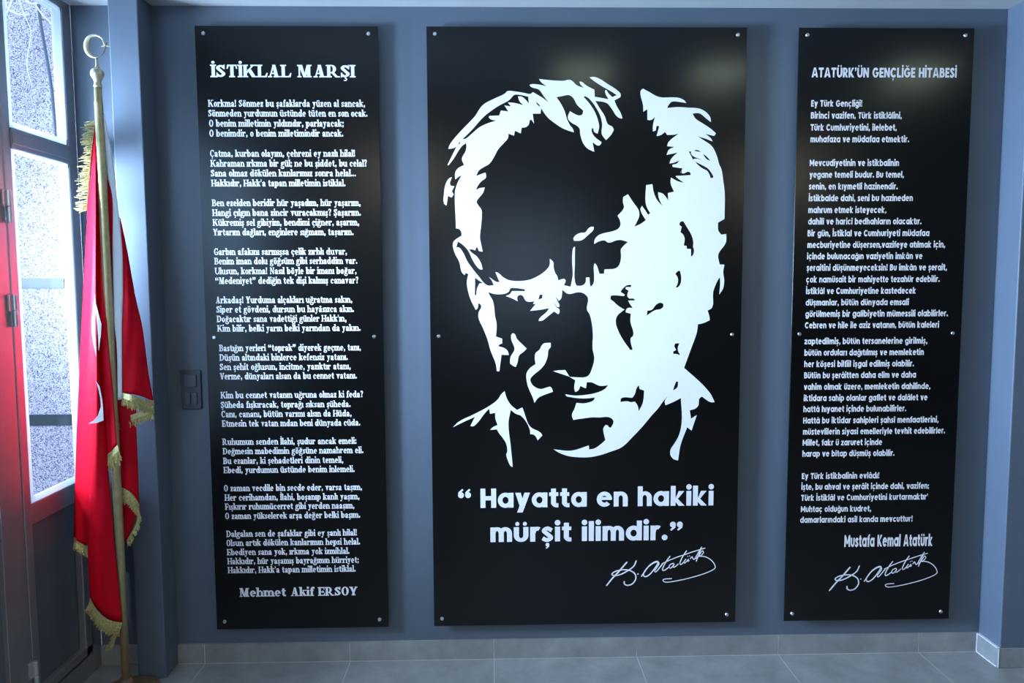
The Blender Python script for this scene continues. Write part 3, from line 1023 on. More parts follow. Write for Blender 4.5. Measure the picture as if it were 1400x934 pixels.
# signature strokes, surveyed once on the middle panel
SIG = [
    (7.6, [(365, 225), (330, 265), (280, 325), (215, 392), (150, 472)]),
    (6.5, [(465, 210), (440, 265), (390, 305), (320, 345), (260, 365), (215, 362), (210, 345), (250, 320), (320, 305), (390, 310), (445, 340), (462, 385), (450, 425), (415, 460), (370, 470), (340, 455), (338, 430)]),
    (6.0, [(522, 374), (560, 318), (600, 265), (650, 227), (690, 215), (698, 232), (665, 285), (615, 348), (572, 376), (545, 368), (548, 335), (585, 282), (640, 238), (690, 217)]),
    (5.5, [(690, 228), (708, 236), (690, 272), (662, 312), (672, 327), (700, 300), (748, 238)]),
    (5.8, [(824, 163), (795, 200), (765, 250), (745, 300), (762, 312), (812, 278)]),
    (4.6, [(738, 242), (790, 216), (850, 190), (920, 163), (990, 140), (1090, 106), (1197, 74)]),
    (5.2, [(862, 236), (832, 246), (815, 272), (830, 288), (858, 262), (868, 244), (858, 270), (872, 276), (912, 244)]),
    (5.5, [(1000, 104), (975, 140), (950, 182), (930, 234), (945, 247), (984, 208)]),
    (5.0, [(992, 192), (974, 222), (984, 232), (1022, 192), (1012, 214), (1030, 206)]),
    (5.0, [(1042, 186), (1060, 166), (1068, 184), (1082, 194), (1105, 160), (1135, 105), (1162, 64)]),
    (5.5, [(1150, 92), (1128, 150), (1104, 212)]),
    (4.6, [(1098, 188), (1135, 150), (1165, 104), (1180, 122), (1155, 152), (1132, 162), (1180, 162), (1235, 182), (1282, 222), (1305, 268), (1296, 294), (1240, 325), (1130, 365), (980, 405), (850, 430), (780, 436), (750, 420), (768, 404), (842, 398)]),
]
SIG_DOTS = [(484, 350, 7.5), (1014, 163, 5), (1033, 158, 5)]


def ribbon(pts, w):
    q = catmull(pts, 5)
    l, r = [], []
    for i in range(len(q)):
        a, b = q[max(i - 1, 0)], q[min(i + 1, len(q) - 1)]
        tx, ty = b[0] - a[0], b[1] - a[1]
        d = math.hypot(tx, ty) or 1
        k = w * (0.75 if i in (0, len(q) - 1) else 1.0)
        l.append((q[i][0] - ty / d * k, q[i][1] + tx / d * k))
        r.append((q[i][0] + ty / d * k, q[i][1] - tx / d * k))
    return l + r[::-1]


def flat_mesh(V, T, fn):
    bm = bmesh.new()
    vs = {}
    for t in T:
        f = []
        for i in t:
            i = int(i)
            if i not in vs:
                vs[i] = bm.verts.new(fn(V[i]))
            f.append(vs[i])
        bm.faces.new(f)
    return bm


sig_layers = []
for w, pts in SIG:                       # quads of the stroke, so that loops stay open inside
    rb = ribbon(pts, w)
    n = len(rb) // 2
    for i in range(n - 1):
        sig_layers.append((True, [[rb[i], rb[i + 1], rb[-2 - i], rb[-1 - i]]]))
    for p in catmull(pts, 5)[::2]:
        sig_layers.append((True, [ell(p[0], p[1], w * 0.97, w * 0.97, 0, 360, 8)[:-1]]))
for x, y, r in SIG_DOTS:
    sig_layers.append((True, [ell(x, y, r, r, 0, 360, 10)[:-1]]))
SV, ST = paint(sig_layers)
s0 = at(810 + 150 / 7.778, 740 + 472 / 7.778, YT)
s1 = at(1120 + 110 / 7.778, 740 + 524 / 7.778, YT)
for panel, shift in ((mid_panel, Vector((0, 0, 0))), (right_panel, s1 - s0)):
    obj('signature', flat_mesh(SV, ST, lambda v: at(810 + v[0] / 7.778, 740 + v[1] / 7.778, YT) + shift), vinyl, panel)['label'] = 'white handwritten signature with a long looping flourish'

# ------------------------------------------------------------------ stencil portrait
K = 1284 / 220.0
TILE = {1: (580, 80), 2: (790, 80), 3: (580, 230), 4: (790, 230), 5: (580, 360), 6: (790, 360), 7: (580, 490), 8: (790, 490)}


def ringpx(*chunks):
    """chunks: tile number followed by sheet coordinates; returns photo pixels with smooth runs rounded"""
    pts = []
    for c in chunks:
        ox, oy = TILE[c[0]]
        for x, y in c[1:]:
            p = (ox + x / K, oy + y / K)
            if not pts or math.hypot(p[0] - pts[-1][0], p[1] - pts[-1][1]) > 0.25:
                pts.append(p)
    N = len(pts)
    ang = []
    for i in range(N):
        a, b, c = pts[i - 1], pts[i], pts[(i + 1) % N]
        t1 = math.atan2(b[1] - a[1], b[0] - a[0]); t2 = math.atan2(c[1] - b[1], c[0] - b[0])
        ang.append(abs((t2 - t1 + PI) % (2 * PI) - PI))
    out = []
    for i in range(N):
        p0, p1, p2, p3 = pts[i - 1], pts[i], pts[(i + 1) % N], pts[(i + 2) % N]
        L_ = math.hypot(p2[0] - p1[0], p2[1] - p1[1])
        c1, c2 = ang[i] > 0.95, ang[(i + 1) % N] > 0.95

        def tan(a, b, c):
            d1 = math.hypot(b[0] - a[0], b[1] - a[1]) + 1e-6; d2 = math.hypot(c[0] - b[0], c[1] - b[1]) + 1e-6
            ux, uy = (b[0] - a[0]) / d1 + (c[0] - b[0]) / d2, (b[1] - a[1]) / d1 + (c[1] - b[1]) / d2
            l = math.hypot(ux, uy) or 1
            return (ux / l, uy / l)
        ch = ((p2[0] - p1[0]) / (L_ + 1e-6), (p2[1] - p1[1]) / (L_ + 1e-6))
        t1 = ch if c1 else tan(p0, p1, p2)
        t2 = ch if c2 else tan(p1, p2, p3)
        n = 1 if (c1 and c2) or L_ < 0.8 else 4
        for k in range(n):
            s = k / n
            h00, h10, h01, h11 = 2 * s**3 - 3 * s**2 + 1, s**3 - 2 * s**2 + s, -2 * s**3 + 3 * s**2, s**3 - s**2
            out.append(tuple(h00 * p1[j] + h10 * L_ * t1[j] + h01 * p2[j] + h11 * L_ * t2[j] for j in (0, 1)))
    return out


PORTRAIT = []
def Wh(*c): PORTRAIT.append((True, [ringpx(*c)]))
def Bk(*c): PORTRAIT.append((False, [ringpx(*c)]))

# hair and side of the head at the left, with the top tuft
Wh((1, (192, 722), (200, 695), (230, 650), (310, 560), (405, 460), (455, 385), (490, 355), (570, 315), (650, 275), (660, 262), (730, 264), (800, 275), (845, 283), (868, 268), (905, 290), (950, 318),
    (995, 353), (950, 295), (915, 248), (855, 228), (840, 212), (855, 205), (915, 208), (975, 222), (930, 185), (915, 163), (960, 168), (1030, 175), (1110, 178), (1165, 170), (1220, 215)),
   (2, (50, 235), (20, 205), (12, 184), (35, 188), (60, 210), (132, 250), (135, 305), (190, 315), (245, 325), (222, 285), (216, 255), (228, 252), (245, 278), (275, 308), (310, 292), (270, 265), (200, 225), (130, 180),
    (92, 150), (130, 147), (170, 160), (240, 205), (320, 258), (342, 285), (340, 308), (292, 335), (310, 380), (340, 430), (357, 478), (340, 478), (310, 460), (270, 400), (230, 355), (140, 338),
    (170, 390), (215, 460), (240, 525), (275, 545), (287, 570), (265, 610), (225, 652), (190, 600), (195, 530), (180, 460), (150, 400), (100, 330), (60, 302), (45, 305), (85, 350), (130, 415), (160, 490),
    (170, 545), (158, 600), (130, 585), (124, 557), (112, 557), (110, 580), (135, 625), (190, 668), (178, 690), (160, 695), (118, 668), (132, 745), (80, 720), (45, 680), (20, 610), (12, 555)),
   (1, (1160, 500), (1145, 470), (1163, 420), (1205, 445), (1240, 455), (1262, 445), (1268, 415), (1220, 370), (1185, 310), (1155, 292), (1100, 300), (1055, 308), (1090, 360), (1120, 420), (1140, 485), (1165, 535), (1185, 560), (1195, 590),
    (1110, 560), (1040, 515), (985, 470), (932, 396), (928, 440), (866, 440), (876, 522), (858, 490), (843, 490), (832, 530), (810, 548), (778, 552), (770, 598), (724, 576), (716, 616), (672, 600), (668, 635), (640, 670),
    (590, 725), (555, 790), (520, 840), (470, 870), (435, 895)),
   (3, (415, 63), (450, 48), (490, 35), (492, 75), (455, 105), (425, 145), (413, 175), (440, 160), (484, 153), (470, 195), (430, 245), (418, 268), (430, 295), (456, 330), (460, 370), (455, 450), (445, 560), (455, 610), (468, 668),
    (435, 660), (425, 632), (415, 632), (408, 657), (385, 648), (358, 647), (375, 670), (420, 705), (450, 750), (468, 808), (450, 810), (420, 785), (385, 730), (345, 650), (300, 605), (268, 585), (256, 632), (275, 632), (305, 665), (345, 745), (395, 815), (440, 870)),
   (5, (478, 158), (510, 178), (555, 175), (540, 140), (517, 110), (545, 129), (570, 146), (602, 151), (580, 101), (567, 69), (590, 76), (630, 111), (680, 136), (830, 134), (900, 106), (960, 66), (998, 21)),
   (3, (1003, 723), (1030, 750)),
   (5, (1032, 30), (1045, 78), (1060, 100), (1070, 137), (1095, 127), (1120, 125), (1130, 140), (1115, 175), (1160, 188), (1160, 235), (1100, 208), (1100, 240), (1090, 285), (1072, 300), (1048, 262), (1062, 300), (1078, 330), (1078, 350), (1060, 350), (1040, 322), (1035, 322), (1060, 355), (1078, 365), (1080, 390), (1070, 408), (1035, 385),
    (985, 425), (940, 458), (912, 460), (920, 440), (975, 390), (998, 358), (920, 372), (845, 380), (890, 325), (868, 325), (880, 305), (815, 303), (780, 255), (755, 255), (742, 270), (745, 302), (700, 280), (650, 262), (685, 245),
    (700, 222), (803, 222), (803, 208), (720, 197), (690, 200), (670, 232), (570, 247), (510, 230), (525, 260), (548, 300), (565, 420), (578, 490), (572, 585), (622, 602), (622, 640), (600, 648), (590, 662), (640, 678), (665, 700), (675, 732),
    (617, 730), (606, 810), (600, 862), (580, 862), (570, 800), (530, 700), (505, 610), (470, 520), (432, 430), (435, 390), (455, 350), (450, 330), (432, 318), (425, 360), (410, 372), (365, 275), (345, 200), (340, 150), (352, 87), (330, 77), (322, 95)),
   (3, (300, 830), (280, 750), (245, 680), (228, 620), (232, 590), (250, 570), (297, 540), (297, 515), (280, 487), (253, 480), (250, 400), (244, 240), (247, 180), (265, 120), (298, 57), (272, 70), (248, 90), (246, 40)),
   (1, (265, 880), (318, 850), (300, 800), (330, 740), (337, 700), (333, 675), (300, 700), (235, 800), (195, 852), (185, 850), (258, 702), (235, 715)))
Bk((1, (305, 645), (380, 570), (480, 460), (590, 380), (680, 330), (720, 290), (760, 290), (830, 305), (835, 360), (800, 320), (775, 303), (748, 303), (760, 340), (790, 373), (720, 355), (668, 350), (692, 383), (640, 375), (672, 423), (612, 415),
    (598, 455), (520, 458), (516, 470), (530, 485), (575, 495), (500, 520), (440, 550), (380, 600), (330, 640)))
Bk((1, (890, 345), (910, 360), (930, 388), (905, 372)))
Bk((1, (272, 682), (280, 666), (290, 668), (280, 684)))
Bk((5, (405, 115), (440, 140), (470, 158), (440, 162), (422, 200), (416, 255), (404, 255)))
Bk((5, (922, 250), (945, 252), (940, 280), (910, 290), (916, 270)))
# tuft beside the temple
Wh((3, (222, 70), (205, 125), (212, 140), (240, 145), (220, 185), (235, 210), (218, 235), (190, 220), (178, 298), (160, 285), (158, 200), (170, 130), (195, 85)))
# bridge of the nose
Wh((3, (1195, 580), (1190, 560), (1215, 530), (1250, 515), (1284, 512)), (4, (85, 480), (105, 468), (128, 468), (125, 490), (85, 530), (30, 575)))
# right side: hair, face, chin, collar
Wh((2, (520, 370), (500, 290), (503, 255), (520, 240), (560, 262), (650, 308), (760, 310), (810, 315), (850, 335), (866, 355), (800, 345), (750, 345), (725, 370), (712, 395), (790, 388), (880, 392), (985, 405), (1055, 465), (1062, 508),
    (1020, 475), (970, 437), (915, 440), (940, 480), (1000, 520), (1060, 560), (1102, 597), (1088, 618), (1020, 603), (1060, 635), (1077, 663), (1020, 640), (960, 622), (1000, 650), (1070, 700), (1110, 780), (1130, 850)),
   (4, (1143, 0), (1160, 100), (1172, 200), (1170, 405), (1118, 435), (1122, 500), (1145, 530), (1185, 525), (1180, 595), (1120, 690), (1132, 768), (1170, 770), (1160, 830), (1168, 890)),
   (6, (1168, 140), (1160, 200), (1128, 250), (1135, 130), (1130, 112), (1100, 170), (1080, 230), (1070, 355), (1035, 378), (1050, 425), (1052, 455), (1000, 478), (958, 487), (950, 550), (900, 690), (848, 835)),
   (8, (990, 205), (1060, 285), (1092, 350), (1060, 350), (990, 305), (970, 320), (962, 375), (940, 400), (893, 415), (903, 482), (950, 452), (907, 577), (873, 550), (820, 690), (800, 815), (765, 805), (738, 770), (740, 730), (765, 688),
    (800, 630), (820, 570), (830, 480), (822, 317), (770, 345), (700, 375), (693, 345), (716, 302), (680, 345), (640, 400), (590, 455), (520, 540), (440, 625), (350, 710), (270, 742), (180, 772), (100, 788), (20, 790)),
   (7, (1150, 780), (1080, 755), (1030, 725), (1080, 732), (1160, 738), (1210, 730), (1270, 710)),
   (8, (88, 695), (90, 727), (130, 720), (190, 680), (220, 652), (205, 590), (203, 560), (220, 533), (240, 537), (246, 550), (265, 553), (285, 505), (270, 480), (240, 468), (170, 472), (120, 470), (40, 480)),
   (7, (1235, 484), (1190, 492), (1178, 455), (1200, 400), (1215, 355), (1270, 360)),
   (8, (95, 350), (125, 335), (138, 312), (70, 320), (10, 319)),
   (7, (1170, 310), (1135, 302), (1125, 287), (1200, 297)),
   (8, (60, 292), (150, 275), (215, 245), (242, 215), (180, 220), (150, 210), (115, 193), (72, 190), (65, 240), (40, 230), (20, 220), (8, 250)),
   (7, (1225, 260), (1205, 268), (1197, 240), (1205, 175), (1160, 148), (1230, 152)),
   (8, (60, 150), (90, 132), (110, 90), (131, 10)),
   (6, (128, 730), (118, 690), (120, 560), (95, 410), (72, 370), (80, 275), (45, 240), (10, 231)),
   (5, (1215, 233), (1150, 245), (1100, 210), (1115, 175), (1168, 188), (1185, 90)),
   (3, (1180, 760), (1182, 680), (1190, 635), (1203, 625), (1202, 760)),
   (5, (1203, 150), (1215, 178), (1250, 180)),
   (6, (58, 160), (65, 113), (93, 113), (97, 170), (103, 188), (125, 160), (130, 100), (128, 20)),
   (4, (135, 758), (150, 775), (172, 843), (208, 843), (213, 808), (310, 795), (335, 760), (345, 700), (343, 650), (365, 620), (400, 590), (345, 573), (300, 578), (265, 592), (240, 593), (215, 577), (175, 582), (130, 605), (135, 570), (165, 535),
    (210, 518), (270, 505), (320, 485), (340, 455), (335, 415), (317, 380), (368, 315), (360, 270), (362, 230), (400, 208), (440, 270), (485, 335), (490, 380), (470, 430), (450, 467), (500, 445), (543, 415), (505, 350), (500, 325), (512, 300),
    (540, 340), (560, 372), (577, 360), (550, 310), (540, 270), (545, 135), (595, 128), (605, 190), (630, 250), (675, 302), (645, 235), (640, 190), (680, 205), (722, 257), (718, 198), (768, 187), (740, 120), (743, 75), (800, 105), (845, 115),
    (790, 75), (780, 62), (900, 55), (898, 35), (880, 28), (845, 42), (820, 38), (828, 15)),
   (2, (830, 917), (818, 910), (836, 877), (755, 865), (755, 848), (790, 838), (810, 813), (765, 832), (730, 838), (745, 800), (797, 750), (708, 770), (725, 730), (770, 705), (712, 700), (725, 665), (805, 600), (770, 608), (712, 610), (697, 587),
    (660, 612), (628, 620), (650, 540), (628, 538), (622, 575), (598, 582), (600, 530), (615, 467), (585, 490), (555, 490), (555, 405), (522, 425)))
for c in (
    (2, (885, 742), (905, 742), (903, 755), (915, 775), (990, 808), (930, 800), (918, 807), (905, 780)),
    (2, (925, 735), (950, 730), (985, 745), (950, 742)),
    (2, (998, 763), (1020, 775), (1058, 815), (1030, 805)),
    (4, (825, 425), (843, 425), (870, 470), (905, 530), (922, 590), (920, 630), (927, 650), (918, 695), (903, 706), (902, 645), (870, 643), (868, 620), (845, 617), (852, 560), (840, 530), (818, 510), (830, 467), (812, 455), (812, 440)),
    (6, (778, 85), (800, 62), (815, 60), (825, 110), (820, 160), (800, 190), (780, 195), (797, 160), (797, 115)),
    (6, (425, 172), (425, 190), (385, 190), (380, 205), (405, 218), (395, 260), (410, 280), (445, 282), (457, 297), (402, 298), (410, 315), (438, 357), (400, 357), (382, 374), (360, 364), (310, 330), (290, 310), (260, 288), (262, 262), (275, 257), (370, 262), (375, 250), (340, 228), (360, 200), (395, 175)),
    (6, (366, 374), (385, 368), (382, 392), (423, 403), (420, 470), (443, 550), (440, 580), (422, 600), (437, 690), (418, 692), (360, 610), (315, 520), (302, 460), (315, 418), (345, 390)),
    (6, (550, 417), (555, 378), (590, 372), (625, 330), (660, 315), (683, 325), (680, 350), (655, 367), (620, 373)),
    (6, (777, 640), (810, 638), (797, 685), (817, 735), (790, 725), (760, 723), (762, 703), (785, 692), (770, 660)),
    (8, (785, 185), (800, 187), (795, 230), (760, 257), (770, 220)),
    (8, (487, 215), (492, 245), (529, 257), (520, 350), (488, 422), (475, 375), (455, 345), (425, 350), (395, 343), (340, 348), (343, 322), (360, 313), (435, 315), (455, 285), (470, 235)),
):
    Bk(c)
Bk((2, (935, 822), (990, 850), (1040, 880), (1075, 930)), (4, (1082, 70), (1072, 80), (1058, 76), (1050, 50), (1030, 20)), (2, (1000, 880), (965, 855)))
# cheek, fold beside the nose, lip tip, left collar
Wh((5, (695, 570), (705, 558), (722, 565), (740, 605), (780, 645), (817, 680), (795, 705), (758, 735), (745, 790), (730, 828), (710, 820), (685, 800), (688, 750), (720, 690), (715, 660), (695, 610)))
Wh((5, (1010, 635), (955, 640), (935, 660), (920, 690), (890, 715), (882, 745), (888, 805), (850, 832), (822, 865)), (7, (815, 130), (815, 160), (830, 230), (865, 310), (880, 355), (910, 315), (950, 295), (1027, 267), (1018, 240), (1003, 225), (970, 235),
    (930, 245), (885, 230), (855, 200), (847, 165), (870, 135), (930, 85), (965, 40)), (5, (985, 743), (992, 690), (1008, 670)))
Wh((7, (1028, 102), (1060, 97), (1125, 93), (1160, 147)))
Wh((7, (642, 262), (655, 310), (690, 370), (740, 412), (783, 392), (800, 440), (845, 545), (930, 595), (942, 615), (905, 655), (890, 625), (870, 608), (845, 605), (843, 570), (770, 457), (735, 445), (690, 412), (672, 515), (690, 700), (707, 868),
    (690, 860), (670, 820), (655, 765), (662, 750), (655, 685), (630, 640), (595, 595), (580, 567), (525, 572), (550, 548), (585, 532), (568, 480), (567, 435), (525, 443), (518, 402), (490, 430), (420, 520), (390, 543), (368, 540), (405, 468), (320, 505),
    (230, 550), (270, 510), (400, 445), (520, 380), (590, 325), (615, 285)))
PV, PT = paint(PORTRAIT)
obj('stencil_portrait', flat_mesh(PV, PT, lambda v: at(v[0], v[1], YT)), vinyl, mid_panel)['label'] = 'white stencil face with swept-back hair'

# ------------------------------------------------------------------ light switch
sw = tag(empty('light_switch', (-1.229, 0, 1.147)), 'dark graphite double light switch left of the serif text panel', 'light switch')
obj('switch_plate', boxes((-1.269, -1.189, -0.010, 0.0, 1.068, 1.227)), switch_plastic, sw, bevel=0.003)
obj('rocker', boxes((-1.254, -1.205, -0.016, -0.009, 1.160, 1.209)), rocker_plastic, sw, bevel=0.002)
obj('rocker', boxes((-1.254, -1.2315, -0.016, -0.009, 1.089, 1.138)), rocker_plastic, sw, bevel=0.002)
obj('rocker', boxes((-1.2275, -1.205, -0.016, -0.009, 1.089, 1.138)), rocker_plastic, sw, bevel=0.002)

# ------------------------------------------------------------------ flagpole
PXc, PY = -1.4185, -0.25
pole = tag(empty('flagpole', (PXc, PY, 0)), 'brass flagpole with crescent and star finial standing before the slim pillar', 'flagpole')
bm = bmesh.new()
lathe(bm, PXc, PY, [(0.0150, 0.035), (0.0155, 0.6), (0.0158, 1.3), (0.0152, 1.95), (0.0145, 2.22), (0.0145, 2.224), (0.0135, 2.226), (0.0128, 2.278)], 28)
obj('pole', bm, brass, pole, smooth=True)
bm = bmesh.new()
lathe(bm, PXc, PY, [(0.118, 0.0), (0.122, 0.008), (0.118, 0.02), (0.085, 0.03), (0.04, 0.036), (0.026, 0.05), (0.022, 0.075), (0.0, 0.076)], 40)
obj('stand_base', bm, wood_base, pole, smooth=True)['label'] = 'round brown stand base'
bm = bmesh.new()
zb = 2.323
prof = [(0.0128, 2.275), (0.0145, 2.279), (0.0145, 2.283), (0.0125, 2.286), (0.0122, 2.298), (0.015, 2.303)]
prof += [(0.0228 * math.sin(a), zb - 0.0228 * math.cos(a)) for a in np.linspace(0.7, 2.8, 12)]
prof += [(0.0062, 2.3475), (0.0045, 2.356), (0.0045, 2.378), (0.0, 2.379)]
lathe(bm, PXc, PY, prof, 28)
fin = obj('finial', bm, finial_brass, pole, smooth=True)
# crescent: ring between an outer circle and an off-centre inner one, with a rounded section
cc = at(100 + 270 / 9.34, 30 + 308 / 9.34, PY)
bm = bmesh.new()
sec = []
N = 48
for k in range(N):
    a = 2 * PI * k / N
    d = Vector((math.cos(a), 0, math.sin(a)))
    po = cc + Vector((0.0385 * d.x, 0, 0.0425 * d.z))
    pi_ = cc + Vector((0.0092 + 0.0272 * d.x, 0, -0.003 + 0.0350 * d.z))
    mid, hw = (po + pi_) / 2, (po - pi_) / 2
    th = min(0.005, 0.0028 + hw.length * 0.25)
    sec.append([bm.verts.new(mid + hw * math.cos(t) + Vector((0, th * math.sin(t), 0))) for t in np.linspace(0, 2 * PI, 9)[:-1]])
for k in range(N):
    A_, B_ = sec[k], sec[(k + 1) % N]
    for j in range(8):
        bm.faces.new((A_[j], A_[(j + 1) % 8], B_[(j + 1) % 8], B_[j]))
obj('crescent', bm, finial_brass, pole, smooth=True)
sc_ = at(100 + 412 / 9.34, 30 + 297 / 9.34, PY)
bm = bmesh.new()
rim = []
for k in range(10):
    a = PI / 2 + 0.62 + k * PI / 5
    rr = 0.0185 if k % 2 == 0 else 0.0062
    rim.append(bm.verts.new(sc_ + Vector((rr * math.cos(a), 0, rr * math.sin(a)))))
f_, b_ = bm.verts.new(sc_ + Vector((0, -0.005, 0))), bm.verts.new(sc_ + Vector((0, 0.005, 0)))
for k in range(10):
    bm.faces.new((rim[k], rim[(k + 1) % 10], f_)); bm.faces.new((rim[(k + 1) % 10], rim[k], b_))
obj('star', bm, finial_brass, pole)

# ------------------------------------------------------------------ flag
flag = tag(empty('flag', (PXc, PY, 2.2)), 'red satin flag with white crescent and gold fringe hanging in folds on the brass pole', 'flag')


def sheet(bm, left, right, nu=10, nv=6, bulge=0.0, sag=0.0, wr=0.0, ph=0.0):
    Lp, Rp = catmull(left, nv), catmull(right, nv)
    n = len(Lp)
    grid = []
    for i in range(n):
        row = []
        v = i / (n - 1)
        for j in range(nu + 1):
            u = j / nu
            p = [Lp[i][k] * (1 - u) + Rp[i][k] * u for k in range(3)]
            p[2] -= bulge * math.sin(PI * u) * min(1, v * 2.5)
            p[2] += wr * math.sin(9 * u + 14 * v + ph) * math.sin(PI * u) * min(1, v * 3)
            p[1] += sag * math.sin(PI * u) * max(0, v - 0.5) * 2
            row.append(bm.verts.new(at(*p)))
        grid.append(row)
    for a, b in zip(grid, grid[1:]):
        for j in range(nu):
            bm.faces.new((a[j], a[j + 1], b[j + 1], b[j]))
    return grid


cloth = bmesh.new()
# rear left fold
sheet(cloth, [(129, 200, -0.255), (119, 310, -0.225), (112, 440, -0.21), (105, 590, -0.20), (102, 690, -0.20), (101, 737, -0.20)],
      [(131, 200, -0.262), (131, 310, -0.272), (131, 440, -0.280), (128, 590, -0.285), (124, 690, -0.275), (122, 749, -0.27)], 12, 6, 0.012, 0, 0.002)
# front lobe reaching lowest
sheet(cloth, [(130, 205, -0.262), (130, 310, -0.2725), (130, 440, -0.281), (127, 590, -0.286), (122, 690, -0.285), (120, 750, -0.285), (123, 820, -0.28)],
      [(131, 205, -0.262), (133, 310, -0.262), (133.5, 440, -0.262), (143, 575, -0.262), (152, 690, -0.268), (157, 750, -0.270), (167, 851, -0.272)], 14, 6, 0.014, 9, 0.002, 1.0)
# narrow fold beside the pole
sheet(cloth, [(130.5, 205, -0.246), (131, 300, -0.245), (133, 440, -0.250), (139, 540, -0.252), (146, 624, -0.255)],
      [(136, 205, -0.25), (140, 310, -0.252), (146, 440, -0.265), (154, 530, -0.270), (160, 608, -0.275)], 8, 8, 0.008)
# inner fold between pole and hoist strip
sheet(cloth, [(144, 228, -0.235), (146, 300, -0.235), (148, 400, -0.235), (150, 545, -0.225)],
      [(147, 235, -0.232), (158, 300, -0.232), (160, 400, -0.228), (166, 545, -0.222)], 5, 6, 0.0)
# right lobe
sheet(cloth, [(163.5, 297, -0.236), (166, 340, -0.240), (167, 400, -0.243), (166, 450, -0.245), (166, 500, -0.248), (166, 538, -0.250)],
      [(164.5, 299, -0.232), (173.5, 340, -0.212), (184, 400, -0.202), (195, 450, -0.197), (203, 510, -0.192), (210, 549, -0.188)], 14, 6, 0.014, -3, 0.003, 0.5)
# lower right fold behind
sheet(cloth, [(158, 540, -0.218), (160, 600, -0.222), (163, 640, -0.224), (166, 666, -0.226)],
      [(186, 552, -0.198), (187, 600, -0.198), (189, 650, -0.198), (190, 688, -0.200)], 10, 6, 0.012, -4, 0.002, 2.0)
# its turned-under inner side
sheet(cloth, [(162, 664, -0.212), (165, 700, -0.212), (170, 740, -0.212)], [(189, 684, -0.192), (184, 712, -0.194), (174, 738, -0.200)], 5, 5, 0.0)
# upper left corner of cloth behind the fringe
sheet(cloth, [(126, 172, -0.240), (122, 230, -0.235), (119, 300, -0.225)], [(131, 165, -0.246), (131, 230, -0.246), (128, 300, -0.240)], 3, 5, 0.0)
co = obj('cloth', cloth, red_satin, flag, smooth=True)
md = co.modifiers.new('thickness', 'SOLIDIFY'); md.thickness = 0.0012; md.offset = 0

hoist = bmesh.new()
sheet(hoist, [(141.5, 157, -0.252), (145, 230, -0.243), (154, 272, -0.2405), (154, 340, -0.2405), (154.5, 400, -0.242), (156, 440, -0.246), (160, 480, -0.2500), (161, 547, -0.253)],
      [(142.5, 156, -0.252), (154, 215, -0.2405), (161, 280, -0.2385), (167, 340, -0.2415), (168, 400, -0.2445), (166.8, 440, -0.2465), (166.8, 480, -0.2500), (167, 546, -0.2530)], 4, 6, 0.002)
ho = obj('hoist_strip', hoist, white_cloth, flag, smooth=True)
ho['label'] = 'white hoist strip'
md = ho.modifiers.new('thickness', 'SOLIDIFY'); md.thickness = 0.0012; md.offset = 0

emb = bmesh.new()
def patch(bm, pts, Yf):
    V, T = paint([(True, [pts])])
    vs = [bm.verts.new(at(v[0], v[1], Yf(v[0], v[1]))) for v in V]
    for t in T:
        bm.faces.new([vs[int(i)] for i in t])
patch(emb, [(129.8, 402), (127.2, 420), (125.3, 437), (125.3, 455), (128, 472), (131.8, 488), (131.2, 474), (129.9, 458), (130, 440), (131.2, 417)], lambda x, y: -0.2990)
patch(emb, [(131.4, 416), (134.5, 428), (138.6, 443), (138, 458), (135, 479), (134.4, 462), (132.6, 440), (131, 424)], lambda x, y: -0.2930)
patch(emb, [(131, 521), (134, 530), (137, 543), (138, 556), (134, 568), (128, 575), (120.5, 579.5), (132, 578.5), (141.5, 575), (141, 560), (139.5, 545), (136, 528)], lambda x, y: -0.3080 + (x - 120) * 0.0003)
eo = obj('crescent_emblem', emb, white_cloth, flag)
eo['label'] = 'white crescent emblem, partly hidden in the folds'
md = eo.modifiers.new('thickness', 'SOLIDIFY'); md.thickness = 0.0006; md.offset = 0


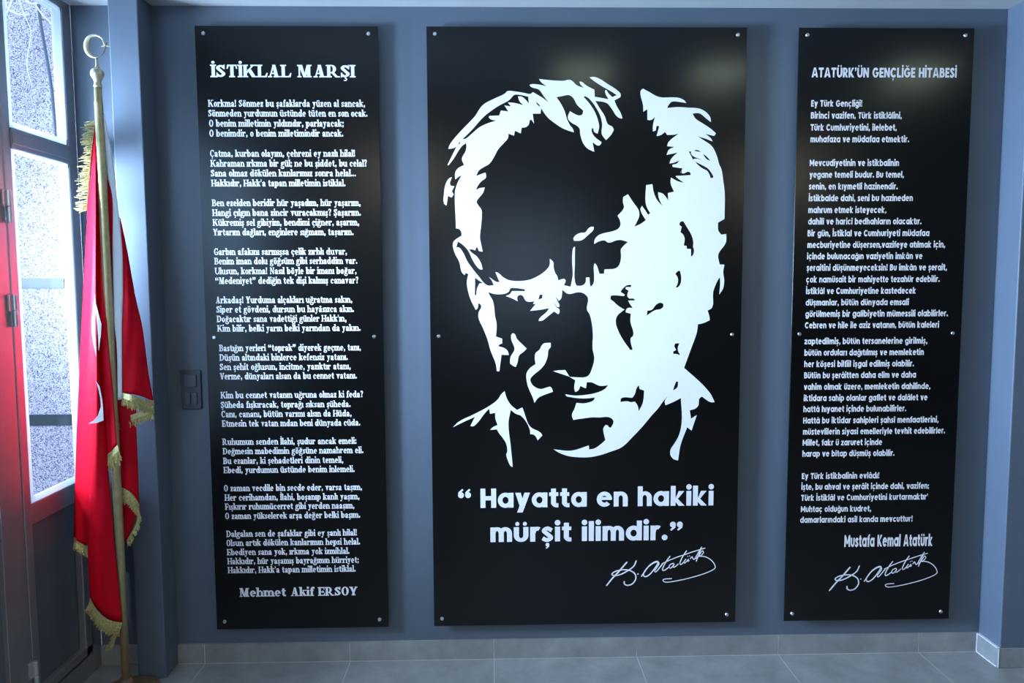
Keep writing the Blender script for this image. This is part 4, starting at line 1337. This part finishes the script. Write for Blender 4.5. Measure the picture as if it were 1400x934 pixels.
def fringe(hem, band, length, drop=(0.0, 1.0), n=60, jit=0.35, out=0.004):
    """hem: (px, py, Y) along the edge; a woven band and loose threads hanging from it"""
    bm = bmesh.new()
    q = catmull(hem, 6)
    dx, dy = drop
    up = [at(x, y, Y - out) for x, y, Y in q]
    dn = [at(x + dx * band, y + dy * band, Y - out - 0.001) for x, y, Y in q]
    a = [bm.verts.new(p) for p in up]
    b = [bm.verts.new(p) for p in dn]
    a2 = [bm.verts.new(p + Vector((0, 0.003, 0))) for p in up]
    b2 = [bm.verts.new(p + Vector((0, 0.003, 0))) for p in dn]
    for i in range(len(q) - 1):
        bm.faces.new((a[i], a[i + 1], b[i + 1], b[i]))
        bm.faces.new((a2[i + 1], a2[i], b2[i], b2[i + 1]))
        bm.faces.new((a[i + 1], a[i], a2[i], a2[i + 1]))
        bm.faces.new((b[i], b[i + 1], b2[i + 1], b2[i]))
    for k in range(n):
        t = random.random() * (len(q) - 1)
        i = min(int(t), len(q) - 2)
        s = t - i
        x, y, Y = (q[i][m] * (1 - s) + q[i + 1][m] * s for m in range(3))
        Y = Y - out + random.uniform(-0.002, 0.005)
        L_ = length * random.uniform(0.65, 1.15)
        jx, jy = random.uniform(-jit, jit), random.uniform(-jit, jit)
        p0 = at(x + dx * band * 0.9, y + dy * band * 0.9, Y)
        p1 = at(x + dx * (band + L_ * .5) + jx * L_ * .3, y + dy * (band + L_ * .5) + jy * L_ * .2, Y - random.uniform(-.001, .003))
        p2 = at(x + dx * (band + L_) + jx * L_ * .8, y + dy * (band + L_) + jy * L_ * .5, Y - random.uniform(-.003, .004))
        r = random.uniform(0.0009, 0.0016)
        tube(bm, [p0, p1, p2], r, 4)
    return obj('gold_fringe', bm, gold_thread, flag)


fringe([(101, 735, -0.203), (111, 741, -0.235), (121.5, 748, -0.272)], 7, 8, n=110)
fringe([(123, 818, -0.282), (133, 836, -0.300), (148, 848, -0.300), (167, 852, -0.274)], 8, 9, (-0.25, 1.0), n=220)
fringe([(166.5, 853, -0.272), (164, 862, -0.268), (160, 868, -0.262)], 9, 14, (-0.55, 0.9), n=110)
fringe([(146, 622, -0.258), (153, 616, -0.268), (161, 608, -0.276)], 9, 13, (0.15, 1.0), n=120)
fringe([(167, 537, -0.252), (180, 541, -0.262), (196, 546, -0.228), (210, 548, -0.190)], 8, 9, (0.0, 1.0), n=200)
fringe([(163, 572, -0.214), (178, 568, -0.205), (196, 561, -0.196), (209, 557, -0.190)], 8, 8, (0.0, 1.0), n=200)
fringe([(166.5, 667, -0.228), (176, 672, -0.228), (184, 680, -0.218), (190, 690, -0.202)], 9, 10, (0.0, 1.0), n=150)
fringe([(190, 699, -0.200), (186, 715, -0.202), (179, 729, -0.205), (173, 739, -0.208)], 3, 6, (0.35, 1.0), n=80)
fringe([(131, 166, -0.246), (127, 190, -0.242), (124, 225, -0.238), (121, 262, -0.23), (118.5, 288, -0.224)], 1.5, 12, (-1.0, 0.12), n=190, jit=0.55)
